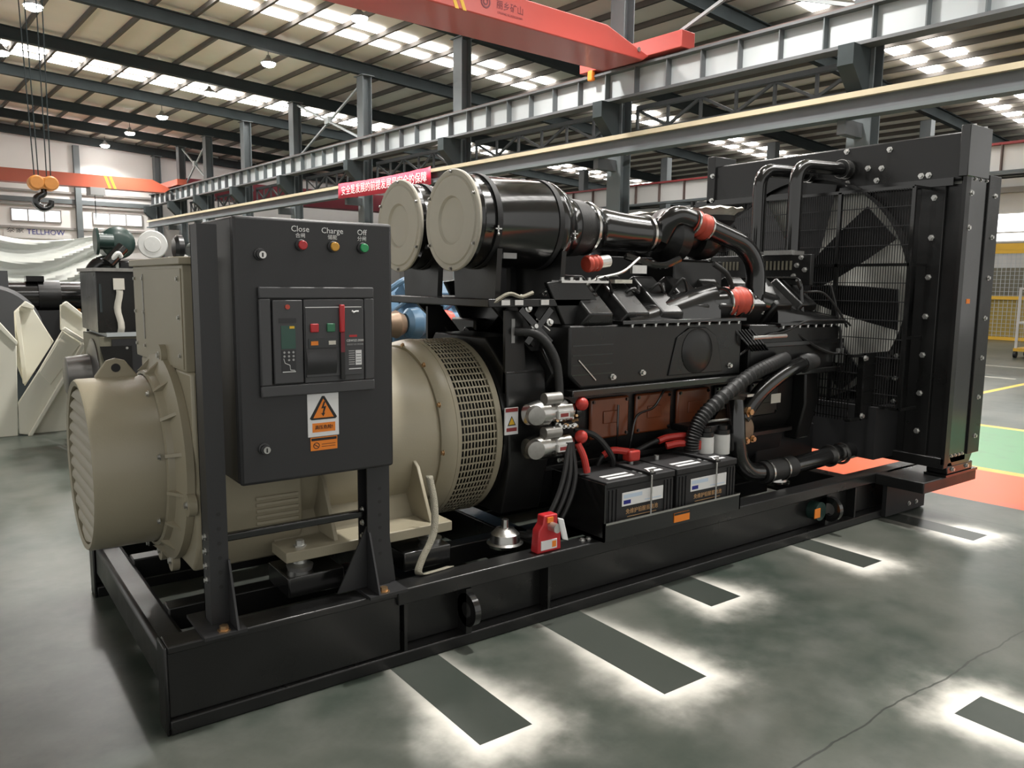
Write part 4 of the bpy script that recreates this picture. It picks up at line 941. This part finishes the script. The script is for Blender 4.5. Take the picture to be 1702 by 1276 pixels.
# ---- air cleaners
for k, (y, lb) in enumerate(((.53, 'black air cleaner drum with cream end disc, above the near bank'), (1.07, 'black air cleaner drum with cream end disc, partly behind the other'))):
    t = thing('air_cleaner', lb, 'air filter', (1.8, y, 1.65), 'air cleaners')
    MB().lathe((0, y, 1.895), (1, 0, 0), [(1.502, .20), (1.502, .228), (1.53, .232), (1.54, .226), (2.02, .226), (2.03, .23), (2.05, .226), (2.10, .205), (2.13, .17), (2.16, .15), (2.19, .15), (2.195, .15)], 64).build('drum', 'black_gloss', t)
    d_ = MB(); d_.lathe((0, y, 1.895), (1, 0, 0), [(1.503, .243), (1.490, .245), (1.484, .240), (1.484, .222), (1.488, .215), (1.482, .208), (1.482, .118), (1.488, .112), (1.494, .108), (1.497, .098), (1.497, .0)], 72, cap=False); o = d_.build('end_disc', 'filter_cream', t, label='cream pressed steel end disc')
    for j in range(6):
        a = math.radians(30 + 60 * j); MB().bolt((1.4845, y + .232 * math.cos(a), 1.895 + .232 * math.sin(a)), (-1, 0, 0), .007, .012).build('bolt', 'cast_steel', o)
    for x in (1.60, 2.10):
        yy = y - (.226 if x < 2 else .195); MB().bar((x - .015, yy - .008, 1.85), (x + .02, yy - .008, 1.85), .006).build('latch', 'zinc', t); MB().bar((x, yy - .008, 1.835), (x, yy - .008, 1.865), .006).build('latch', 'zinc', t); MB().ball((x, yy - .01, 1.825), .007).build('latch_knob', 'zinc', t)
    MB().box(1.68, 1.76, y - .166, y - .150, 1.715, 1.745).build('type_sticker', 'grey_print', t)
    # outlet elbow and cone to the turbo
    sl = MB().lathe((0, y, 1.895), (1, 0, 0), [(2.19, .145), (2.20, .155), (2.28, .15), (2.30, .14), (2.34, .138)], 48).build('rubber_sleeve', 'rubber', t)
    MB().pipe((2.325, y, 1.895), (1, 0, 0), .138, .147, 0, .016, 48).build('hose_clamp', 'steel', sl)
    P = spline([(2.30, y, 1.895), (2.40, y, 1.90), (2.60, y + .005, 1.89), (2.86, y + .01, 1.885)], 6)
    MB().tube(P, [.128 + (.02 * math.sin(math.pi * min(1, i / 6)) if i < 7 else 0) - .03 * i / (len(P) - 1) for i in range(len(P))], 32).build('intake_pipe', 'black_gloss', t)
    MB().pipe((2.80, y + .01, 1.886), (1, 0, 0), .098, .112, 0, .018, 40).build('hose_clamp', 'steel', t)
    # support frame
    for x in (1.62, 2.02):
        MB().prism([(y - .18, 1.52), (y + .18, 1.52), (y + .20, 1.76), (y + .1, 1.685), (y, 1.667), (y - .1, 1.685), (y - .20, 1.76)], 'x', x, x + .03).build('saddle', 'black_paint', t)
    for x in (1.60, 1.98): MB().pipe((x, y, 1.895), (1, 0, 0), .227, .233, 0, .03, 56).build('strap', 'black_matt', t)
MB().box(1.55, 2.2, .3, 1.3, 1.48, 1.52).build('cleaner_shelf', 'black_paint', en, bevel=.005)
for y in (.42, 1.18):
    MB().prism([(1.66, 1.48), (1.80, 1.48), (2.0, 1.25), (1.9, 1.25)], 'y', y, y + .025).build('shelf_bracket', 'black_paint', en)
    MB().bar((1.72, y, 1.47), (1.90, y, 1.28), .05, .02).build('shelf_strut', 'black_paint', en)
    MB().prism([(1.70, 1.05), (1.84, 1.05), (1.80, 1.46), (1.70, 1.46)], 'y', y - .05, y - .03).build('side_plate', 'black_paint', en)
MB().box(1.735, 1.755, .366, .37, 1.30, 1.42).build('part_sticker', 'grey_print', en)
# red joint and fittings below the near cleaner
prof = [(t_ / 24 * .09, .04 + .006 * abs(math.sin(t_ / 24 * math.pi * 3))) for t_ in range(25)]
o = MB().lathe((2.26, .42, 1.70), (1, 0, .1), prof, 24).build('hose_joint', 'red_silicone', en); MB().cyl((2.34, .42, 1.71), (2.42, .42, 1.72), .034).build('pipe_stub', 'zinc', o)
MB().tube(spline([(2.20, .42, 1.55), (2.3, .38, 1.62), (2.45, .34, 1.66), (2.6, .36, 1.74)], 6), .008, 6).build('oil_line', 'zinc', en)
MB().tube(spline([(2.55, .42, 1.75), (2.75, .35, 1.70), (2.9, .34, 1.74)], 6), .02, 8).build('oil_line', 'black_gloss', en)
MB().box(2.55, 2.66, .36, .38, 1.655, 1.70).build('name_plate', 'zinc', en)
for k in range(5): MB().bolt((2.0 + .06 * k, .30, 1.612), (0, 0, 1), .010, .016).build('bolt', 'zinc', en)
MB().box(2.42, 2.55, .36, .44, 1.60, 1.62).build('bracket_pad', 'foil', en)
MB().tube(spline([(3.15, .30, 1.72), (3.25, .28, 1.66), (3.33, .30, 1.58)], 6), .016, 10).build('drain_hose', 'rubber', en)
# wiring harness, brackets and small fittings over the near bank
MB().box(3.85, 4.5, .45, 1.15, .32, .62).build('sump_extension', 'black_matt', en, bevel=.01)
for k in range(7):
    x = 1.86 + .2 * k; MB().tube(spline([(x, .40, 1.50), (x + .06, .33, 1.57 + .03 * (k % 3)), (x + .14, .36, 1.55), (x + .22, .44, 1.60)], 5), .009, 6).build('wiring_harness', 'rubber', en)
for k in range(9):
    x = 1.80 + .16 * k; MB().bolt((x, .38 + .02 * (k % 2), 1.52 + .02 * (k % 3)), (random.uniform(-.4, .4), -.7, .7), .009, .022).build('fitting', 'zinc', en)
for x in (1.62, 1.70, 1.86): MB().box(x, x + .05, .292, .30, 1.49, 1.515).build('shelf_clip', 'zinc', en)
MB().tube(spline([(1.58, .31, 1.50), (1.66, .29, 1.545), (1.74, .30, 1.53), (1.82, .31, 1.55)], 6), .010, 6).build('wiring_harness', 'braid', en)
for p in ((1.80, .33, 1.47), (1.92, .31, 1.40), (1.84, .33, 1.38)): MB().lathe(p, (0, -1, .2), [(0, .02), (.015, .02), (.018, .012), (.03, .012)], 8).build('sensor', 'zinc', en)
MB().bar((1.76, .33, 1.47), (1.93, .30, 1.30), .012, .03).build('stay_bar', 'black_gloss', en)
MB().bar((1.93, .30, 1.47), (1.80, .33, 1.30), .012, .03).build('stay_bar', 'black_gloss', en)
for k in range(6): MB().tube(spline([(3.30 + .03 * k, .24, 1.33), (3.36 + .03 * k, .20, 1.25), (3.46 + .03 * k, .23, 1.20)], 4), .007, 6).build('injector_wire', 'black_gloss', en)
MB().tube(spline([(3.9, .25, 1.30), (4.15, .2, 1.18), (4.36, .2, 1.16), (4.36, .22, 1.36), (4.30, .26, 1.60)], 6), .010, 6).build('wiring_harness', 'rubber', en)
for x in (4.33, 4.38): MB().box(x, x + .012, .19, .21, 1.08, 1.18).build('cable_clip', 'zinc', en)
for k in range(4): MB().box(2.02, 2.30, .2335, .236, 1.13 + .05 * k, 1.136 + .05 * k).build('casting_line', 'black_gloss', en)
MB().prism([(2.72, 1.09), (3.18, 1.09), (3.12, 1.30), (3.02, 1.355), (2.88, 1.355), (2.78, 1.30)], 'y', .226, .236).build('cover_boss', 'black_paint', en, bevel=.004)
# ================================================================== radiator
rd = thing('radiator', 'tall black radiator with wire fan guard and header tank', 'radiator', (5.0, .81, .33))
XF = 4.85; YN, YFAR = -.33, 1.95
fy, fz, fr_ = .81, 1.55, .86
# front plate with fan opening
def plate_with_hole(x0, x1, y0, y1, z0, z1, cy_, cz_, r, n=64):
    b = MB(); out = []; inn = []
    for k in range(n):
        a = 2 * math.pi * k / n; c, s = math.cos(a), math.sin(a)
        ts = []
        if c > 1e-9: ts.append((y1 - cy_) / c)
        if c < -1e-9: ts.append((y0 - cy_) / c)
        if s > 1e-9: ts.append((z1 - cz_) / s)
        if s < -1e-9: ts.append((z0 - cz_) / s)
        t_ = min(ts); out.append((cy_ + c * t_, cz_ + s * t_)); inn.append((cy_ + c * r, cz_ + s * r))
    # snap to the corners
    for cy2, cz2 in ((y0, z0), (y0, z1), (y1, z0), (y1, z1)):
        k = min(range(n), key=lambda i: (out[i][0] - cy2) ** 2 + (out[i][1] - cz2) ** 2); out[k] = (cy2, cz2)
    vs = [(x0, *p) for p in out] + [(x0, *p) for p in inn] + [(x1, *p) for p in out] + [(x1, *p) for p in inn]; fs = []
    for k in range(n):
        j = (k + 1) % n; fs += [(k, j, n + j, n + k), (2 * n + k, 3 * n + k, 3 * n + j, 2 * n + j), (k, 2 * n + k, 2 * n + j, j), (n + k, n + j, 3 * n + j, 3 * n + k)]
    b.add(vs, fs); return b
plate_with_hole(XF - .01, XF + .0, YN, YFAR, .42, 2.26, fy, fz, fr_ - .04).build('shroud_plate', 'black_paint', rd, smooth=False)
MB().lathe((4.77, fy, fz), (1, 0, 0), [(0, .83), (0, .845), (.08, .845), (.08, .83), (0, .83)], 72, cap=False).build('fan_ring', 'black_paint', rd)
MB().box(XF + .015, XF + .22, YN + .05, YFAR - .05, .42, 2.28).build('core', 'core_fin', rd)
# near and far side posts
for s, y0 in ((1, YN), (-1, YFAR)):
    ya, yb = sorted((y0, y0 + s * .05)); MB().box(XF, 5.10, ya, yb, .42, 2.31).build('side_post', 'black_gloss', rd, bevel=.004)
    ya, yb = sorted((y0 - s * .012, y0 + s * .05)); MB().box(5.10, 5.27, ya, yb, .46, 2.33).build('side_flange', 'black_paint', rd, bevel=.004)
    ya, yb = sorted((y0 - s * .004, y0 + s * .02)); MB().box(XF - .05, XF + .01, ya, yb, .42, 2.31).build('front_lip', 'black_paint', rd)
for k in range(7): MB().bolt((5.19, YN - .012, .58 + .27 * k), (0, -1, 0), .012, .014).build('bolt', 'zinc', rd)
for x in (4.90, 4.95, 5.0, 5.05, 5.12, 5.17, 5.22): MB().bolt((x, YN, .47), (0, -1, 0), .008, .01).build('bolt', 'zinc', rd)
for x in (4.92, 5.0, 5.08, 5.15, 5.22): MB().bolt((x, YN, 2.29), (0, -1, 0), .008, .01).build('bolt', 'zinc', rd)
MB().bolt((4.88, YN, 2.2), (0, -1, 0), .014, .014).build('bolt', 'zinc', rd); MB().bolt((4.88, YN, 1.98), (0, -1, 0), .014, .014).build('bolt', 'zinc', rd)
MB().box(4.93, 4.98, YN - .002, YN, 1.49, 1.52).build('warning_sticker', 'orange', rd, label='tiny orange sticker')
# inner vertical channel on the front face
MB().box(XF - .035, XF - .01, -.20, -.04, .42, 2.28).build('front_channel', 'black_paint', rd, bevel=.004)
for k in range(7): MB().bolt((XF - .035, -.13, .62 + .26 * k), (-1, 0, 0), .014, .02).build('bolt', 'zinc', rd)
for k in range(4): MB().bolt((XF - .012, .06, .80 + .16 * k), (-1, 0, 0), .012, .02).build('bolt', 'zinc', rd)
# header tank
MB().prism([(-.30, 2.28), (1.74, 2.28), (1.74, 2.58), (-.30, 2.585)], 'x', XF - .03, XF + .22).build('header_tank', 'black_paint', rd, bevel=.012)
MB().box(XF - .06, XF + .24, YN - .01, YN + .05, 2.30, 2.62).build('tank_end_post', 'black_gloss', rd, bevel=.004)
MB().box(XF - .05, XF + .22, 1.70, 1.78, 2.26, 2.66).build('tank_end_bracket', 'black_paint', rd, bevel=.004)
MB().box(XF - .05, XF - .03, -.25, 1.9, 2.25, 2.30).build('tank_seam', 'black_gloss', rd)
for y, z in ((.2, 2.53), (.52, 2.555), (.35, 2.42), (.25, 2.41), (.50, 2.33), (.28, 2.33), (-.08, 2.33), (-.03, 2.33), (1.72, 2.5), (1.72, 2.3)): MB().bolt((XF - .03 if y < 1.7 else XF - .05, y, z), (-1, 0, 0), .014, .022).build('bolt', 'zinc', rd)
MB().box(XF - .02, XF + .1, YFAR - .55, YFAR, 2.05, 2.27).build('far_wing', 'black_matt', rd)
for x in (4.9, 5.05): MB().bolt((x, YN + .02, 2.62), (0, 0, 1), .012, .015).build('bolt', 'zinc', rd)
# fan
fan = MB(); fan.lathe((4.62, fy, fz), (1, 0, 0), [(0, .08), (.02, .16), (.12, .16), (.13, .1)], 32); fo = fan.build('fan_hub', 'fan_black', rd)
NB = 8
for k in range(NB):
    a = 2 * math.pi * k / NB + math.radians(8); rdv = Vector((0, math.cos(a), math.sin(a))); tg = Vector((0, -math.sin(a), math.cos(a))); ax = Vector((1, 0, 0)); c = Vector((4.73, fy, fz))
    secs = []
    for (r, w, tw) in ((.14, .08, .7), (.3, .11, .55), (.55, .135, .42), (.80, .15, .35)):
        u = tg * math.cos(tw) + ax * math.sin(tw); v = ax * math.cos(tw) - tg * math.sin(tw)
        secs.append([c + rdv * r + u * (w * sx) + v * (.006 * sy) for sx, sy in ((-1, -1), (1, -1), (1, 1), (-1, 1))])
    MB().loft(secs).build('fan_blade', 'fan_black', rd)
# wire guard
XG = 4.60; gy0, gy1, gz0, gz1 = -.11, 1.73, .78, 2.24
w = MB(); y = gy0
while y < gy1: w.box(XG, XG + .004, y - .0018, y + .0018, gz0, gz1); y += .018
z = gz0 + .09
while z < gz1: w.box(XG - .004, XG, gy0, gy1, z - .003, z + .003); z += .125
w.build('guard_wires', 'black_matt', rd, smooth=False, kind='stuff')
for y in (gy0, .41, gy1): MB().box(XG - .012, XG + .006, y - .012, y + .012, gz0, gz1).build('guard_bar', 'black_gloss', rd)
for z in (gz0, 1.74, gz1): MB().box(XG - .012, XG + .006, gy0, gy1, z - .01, z + .01).build('guard_bar', 'black_gloss', rd)
for s in (gy0, gy1):
    for z in (gz0, 1.26, 1.74, gz1): MB().box(XG, XF, s - .006, s + .006, z - .008, z + .008).build('guard_stay', 'black_paint', rd)
MB().box(XG - .05, XF, .02, 1.6, .42, gz0).build('lower_shroud', 'black_matt', rd)
# feet
for y0, y1 in ((YN, YN + .14), (YFAR - .14, YFAR)):
    MB().prism([(4.88, .46), (5.20, .46), (5.16, .40), (4.92, .40)], 'y', y0, y1).build('foot_taper', 'black_gloss', rd)
    MB().box(4.86, 5.22, y0, y1, .345, .40).build('foot_block', 'black_gloss', rd, bevel=.006); MB().box(4.83, 5.28, y0 - .01, y1, .33, .345).build('foot_plate', 'black_gloss', rd)
    for x in (4.93, 5.13): MB().bolt((x, y0, .375), (0, -1, 0), .012, .014).build('bolt', 'zinc', rd)
MB().box(4.80, 4.86, YN, YFAR, .39, .46).build('bottom_beam', 'black_paint', rd, bevel=.005)
# ================================================================== machines behind
P_ = lambda u, v, y: None
# cream stacking frames (world frame), standing about 6.5 m behind
fm = thing('canopy_assembly', 'cream sheet steel V shaped frame assembly on the floor', 'steelwork', (.1, 6.7, 0))
def cpoly(nm, pts, y0, y1, m_='frame_cream', par=None): return MB().prism(pts, 'y', y0, y1).build(nm, m_, par or fm, bevel=.008)
Y6 = 6.55
cpoly('side_block', [(-.70, .0), (.05, .0), (.09, .93), (-.04, 1.14), (-.30, 1.35), (-.70, 1.35)], Y6, Y6 + .6)
cpoly('block_lip', [(-.30, 1.33), (-.04, 1.16), (.10, .96), (.085, .92), (-.06, 1.10), (-.30, 1.28)], Y6 - .06, Y6)
cpoly('upright_plate', [(.11, 1.25), (.21, 1.35), (.27, 1.30), (.45, .93), (.28, .66), (.16, .47), (.10, .70)], Y6 + .30, Y6 + .35)
cpoly('plate_edge', [(.11, 1.25), (.15, 1.29), (.18, .52), (.14, .50)], Y6 + .22, Y6 + .30)
cpoly('top_lip', [(.17, 1.31), (.21, 1.36), (.28, 1.31), (.27, 1.27)], Y6 + .15, Y6 + .30)
cpoly('diagonal_channel', [(.06, .02), (.15, .0), (.68, .90), (.50, 1.06), (.27, .66), (.07, .34)], Y6, Y6 + .05)
cpoly('diagonal_panel', [(.27, .64), (.36, .50), (.66, .92), (.51, 1.04)], Y6 - .012, Y6)
cpoly('channel_lip', [(.13, .0), (.17, .0), (.70, .90), (.67, .93)], Y6 - .07, Y6)
cpoly('upright_plate', [(.51, 1.32), (.56, 1.33), (.74, 1.15), (.74, .83), (.68, .90), (.50, 1.06)], Y6 + .12, Y6 + .18)
cpoly('top_lip', [(.52, 1.33), (.56, 1.36), (.75, 1.18), (.72, 1.15)], Y6 + .02, Y6 + .12)
cpoly('panel_lip', [(.49, 1.07), (.52, 1.10), (.70, .96), (.67, .93)], Y6 - .08, Y6)
cpoly('base_block', [(.17, .0), (.75, .0), (.75, .80), (.70, .88)], Y6 + .05, Y6 + .6)
for x, z in ((.18, .12), (.36, .46), (.60, .84)): MB().bolt((x + .05, Y6 - .012, z), (0, -1, 0), .01, .01).build('bolt', 'cast_steel', fm)
# dark round drum
t = thing('cable_drum', 'large dark grey round drum behind the cream frames', 'drum', (.0, 8.4, 0))
MB().lathe((-.06, 8.0, .98), (0, 1, 0), [(0, .50), (.03, .54), (.5, .54), (.53, .50)], 48).build('shell', 'dark_grey', t); MB().box(-.3, .35, 8.05, 8.5, 0, .5).build('cradle', 'dark_steel', t)
# second generator set
g2 = thing('second_genset', 'second generator set with black switch box and white paper ribbon', 'generator', (1.2, 5.4, 0))
MB().prism([(.60, 1.0), (.86, 1.0), (.86, .60), (.70, .60)], 'y', 4.98, 5.0).build('skirt', 'black_paint', g2)
MB().box(.60, 1.9, 5.0, 5.9, 1.12, 1.66).build('switch_box', 'black_paint', g2, bevel=.008)
MB().box(.58, 1.92, 4.98, 5.92, 1.66, 1.69).build('switch_lid', 'cast_steel', g2)
MB().box(.66, 1.9, 4.97, 5.92, 1.085, 1.12).build('shelf_edge', 'galv', g2)
MB().box(.60, 1.7, 5.0, 5.9, .45, 1.085).build('lower_box', 'olive', g2, bevel=.008)
MB().box(.70, 1.6, 4.985, 5.0, .50, 1.06).build('lower_panel', 'black_matt', g2)
MB().bolt((.82, 4.985, .98), (0, -1, 0), .012).build('bolt', 'zinc', g2)
b = MB(); vs = []; fs = []
for k in range(11): z = 1.56 - .44 * k / 10; xo = .745 + .012 * math.sin(k * .9); vs += [(xo, 4.99 - .01 * math.sin(k), z), (xo + .055, 4.985, z)]; 
for k in range(10): fs.append((2 * k, 2 * k + 1, 2 * k + 3, 2 * k + 2))
b.add(vs, fs); o = b.build('paper_ribbon', 'paper', g2, fix=False); sd = o.modifiers.new('s', 'SOLIDIFY'); sd.thickness = .003
MB().box(.735, .825, 4.975, 4.99, 1.50, 1.60).build('ribbon_top', 'paper', g2)
MB().box(.62, .64, 4.99, 5.0, 1.3, 1.55).build('hinge', 'dark_steel', g2)
MB().lathe((.36, 5.35, .72), (1, 0, 0), [(0, .15), (.01, .17), (.20, .19), (.205, .26), (.23, .33), (.26, .33)], 36).build('end_cover', 'dark_metal', g2)
MB().lathe((.62, 5.35, .72), (1, 0, 0), [(0, .36), (1.0, .36)], 36).build('alternator_body', 'olive', g2)
MB().box(.5, 2.8, 4.75, 6.15, 0, .30).build('skid', 'black_paint', g2, bevel=.01)
# its engine, on top two black filters and a grey one
MB().box(1.9, 2.75, 5.0, 5.9, .3, 1.5).build('engine_block', 'black_paint', g2, bevel=.02)
MB().prism([(5.0, 1.45), (5.9, 1.45), (5.75, 1.72), (5.15, 1.72)], 'x', 1.25, 2.75).build('engine_top', 'black_paint', g2, bevel=.015)
# third set farther back: engine with filters
g3 = thing('third_genset', 'distant black engine with round grey air filter and green duct', 'engine', (2.0, 8.6, 0))
MB().box(1.30, 2.25, 8.2, 9.3, .3, 1.65).build('engine_block', 'black_paint', g3, bevel=.02)
MB().box(1.25, 2.27, 8.1, 9.4, 0, .3).build('skid', 'black_paint', g3)
for k in range(3): MB().box(1.35 + .3 * k, 1.56 + .3 * k, 8.15, 8.5, 1.62, 1.82).build('valve_cover', 'black_gloss', g3, bevel=.02)
MB().tube(spline([(1.05, 8.2, 1.2), (1.02, 8.2, 1.55), (1.12, 8.2, 1.76), (1.3, 8.2, 1.80)], 6), .09, 16).build('exhaust_elbow', 'black_gloss', g3)
MB().lathe((1.36, 8.2, 2.04), (0, -1, 0), [(-.35, .2), (0, .2), (.02, .18), (.05, .1)], 28).build('air_filter_housing', 'dark_green', g3)
MB().lathe((1.10, 8.2, 2.05), (1, 0, 0), [(0, .16), (.03, .17), (.04, .10), (.2, .1)], 28).build('air_duct', 'dark_green', g3)
MB().cyl((1.38, 8.02, 1.98), (1.20, 7.98, 1.78), .075).build('duct_pipe', 'black_gloss', g3)
MB().lathe((1.74, 8.1, 2.03), (-.25, -1, 0), [(-.4, .17), (0, .175), (.01, .165), (.012, .1), (.02, .095), (.022, .0)], 36).build('grey_filter', 'filter_white', g3)
MB().lathe((1.99, 8.1, 2.0), (1, 0, 0), [(0, .12), (.04, .16), (.1, .16), (.12, .1)], 24).build('turbocharger', 'black_paint', g3)
MB().tube(spline([(1.9, 8.05, 1.86), (1.95, 8.0, 1.76), (2.05, 8.0, 1.78), (2.12, 8.0, 1.9)], 6), .035, 10).build('white_pipe', 'filter_white', g3)
MB().tube(spline([(1.22, 7.95, 1.80), (1.30, 7.92, 1.9), (1.34, 7.95, 1.86)], 6), .03, 8).build('white_pipe', 'filter_white', g3)
# machine with handles, right of that
g4 = thing('canopy_machine', 'dark boxed machine with rounded handles behind the terminal box', 'machine', (2.7, 8.4, 0))
MB().box(2.35, 3.5, 8.2, 9.0, .3, 2.1).build('body', 'dark_green', g4, bevel=.06)
for x in (2.42, 2.62, 2.85): MB().tube(fillet([(x, 8.15, 1.5), (x, 8.05, 1.55), (x, 8.05, 2.05), (x, 8.2, 2.12)], .08), .022, 8).build('handle', 'black_gloss', g4)
MB().box(2.52, 2.60, 8.185, 8.2, 1.85, 2.02).build('grey_plate', 'galv', g4); MB().box(2.3, 3.6, 8.1, 9.1, 0, .3).build('base', 'dark_steel', g4)
MB().box(2.4, 3.4, 8.5, 8.55, 2.1, 2.3).build('top_rail', 'olive', g4)
for x in (2.45, 2.7, 2.95, 3.2): MB().box(x, x + .035, 8.4, 8.435, 2.1, 2.4).build('top_pipe', 'galv', g4)
# covered machine
t = thing('covered_machine', 'machine covered with white translucent plastic sheet', 'machine', (-.2, 10.2, 0))
n = 70; mrows = 70; vs = []; fs = []
for j in range(mrows + 1):
    for i in range(n + 1):
        u = i / n; v = j / mrows; x = -1.6 + 3.3 * u
        sag = .22 * math.sin(math.pi * min(1, max(0, (u - .35) / .65))) if u > .35 else 0
        zt = 2.55 - .32 * u - sag
        ph = 38 * (v + .32 * (u - .6) ** 2 * 4 * (.4 + v)); fold = (.075 * math.sin(ph) + .03 * math.sin(2.3 * ph + 8 * u) + .03 * math.sin(15 * u - 5 * v)) * min(1, v * 1.6)
        if v < .35: y = 11.0 - .9 * v / .35; z = zt + .03 * math.sin(9 * u)
        else: y = 10.1 - .22 * (v - .35) - fold; z = zt - (v - .35) / .65 * (1.35 - .35 * u) + .03 * math.sin(9 * u)
        vs.append((x, y, z))
for j in range(mrows):
    for i in range(n): a = j * (n + 1) + i; fs.append((a, a + 1, a + n + 2, a + n + 1))
b = MB(); b.add(vs, fs); o = b.build('plastic_sheet', 'plastic_sheet', t, fix=False); sd = o.modifiers.new('s', 'SOLIDIFY'); sd.thickness = .004
MB().box(-1.5, 1.5, 10.25, 10.9, .2, 1.75).build('machine_body', 'wall_grey', t); MB().box(-1.5, 1.5, 10.2, 11.0, 0, .2).build('machine_base', 'dark_steel', t)
# black generator in front of it
t = thing('black_generator', 'black generator barrel in front of the plastic covered machine', 'generator', (.5, 9.3, 0))
MB().cyl((.20, 9.2, 1.36), (1.15, 9.2, 1.36), .19, n=28).build('barrel', 'black_gloss', t); MB().cyl((.55, 9.2, 1.36), (.80, 9.2, 1.36), .21, n=28).build('band', 'black_paint', t)
MB().box(-1.0, .22, 8.95, 9.5, 1.30, 1.68).build('rear_box', 'dark_grey', t); MB().box(.1, 1.2, 8.95, 9.5, .4, 1.18).build('base_block', 'black_matt', t); MB().box(-.9, 1.2, 8.9, 9.6, 0, .4).build('skid', 'black_matt', t)
MB().box(.42, .62, 9.05, 9.3, 1.55, 1.62).build('eye_bracket', 'black_gloss', t)
MB().box(.9, 1.0, 8.94, 8.95, 1.1, 1.2).build('tag', 'hook_orange', t)
MB().box(-.3, .0, 8.9, 9.0, 1.42, 1.50).build('label', 'white_label', t)
# blue engine
be = thing('blue_engine', 'blue engine with red hose joint behind the alternator', 'engine', (3.9, 4.8, 0))
MB().box(3.1, 5.4, 4.5, 5.4, .5, 1.25).build('engine_block', 'blue_paint', be, bevel=.02)
MB().prism([(4.45, 1.25), (5.45, 1.25), (5.2, 1.55), (4.7, 1.55)], 'x', 3.2, 5.2).build('engine_top', 'blue_paint', be, bevel=.02)
for k in range(6): MB().obox((3.45 + .3 * k, 4.55, 1.46), (.11, 0, 0), (0, .12, -.08), (0, .04, .07)).build('valve_cover', 'blue_paint', be, bevel=.015)
MB().lathe((3.05, 4.3, 1.17), (1, 0, 0), [(0, .05), (.02, .11), (.12, .14), (.20, .10)], 28).build('turbine_housing', 'rust_brown', be)
MB().lathe((3.27, 4.3, 1.18), (1, 0, 0), [(0, .10), (.04, .15), (.14, .16), (.22, .11), (.26, .1)], 28).build('compressor_housing', 'blue_paint', be)
prof = [(t_ / 24 * .26, .115 + .012 * abs(math.sin(t_ / 24 * math.pi * 2))) for t_ in range(25)]
MB().lathe((3.55, 4.3, 1.18), (1, 0, 0), prof, 28).build('hose_joint', 'red_silicone', be)
MB().cyl((3.8, 4.3, 1.18), (4.3, 4.3, 1.22), .1, n=24).build('intake_pipe', 'blue_paint', be)
MB().tube(spline([(3.1, 4.35, 1.5), (3.3, 4.3, 1.62), (3.5, 4.35, 1.55), (3.7, 4.4, 1.6)], 6), .03, 8).build('water_pipe', 'blue_paint', be)
for k in range(4): MB().tube(spline([(3.2 + .3 * k, 4.4, 1.3), (3.3 + .3 * k, 4.3, 1.42), (3.4 + .3 * k, 4.4, 1.55)], 5), .02, 8).build('fuel_pipe', 'blue_paint', be)
MB().box(2.9, 5.6, 4.35, 5.55, 0, .5).build('stand', 'dark_steel', be)
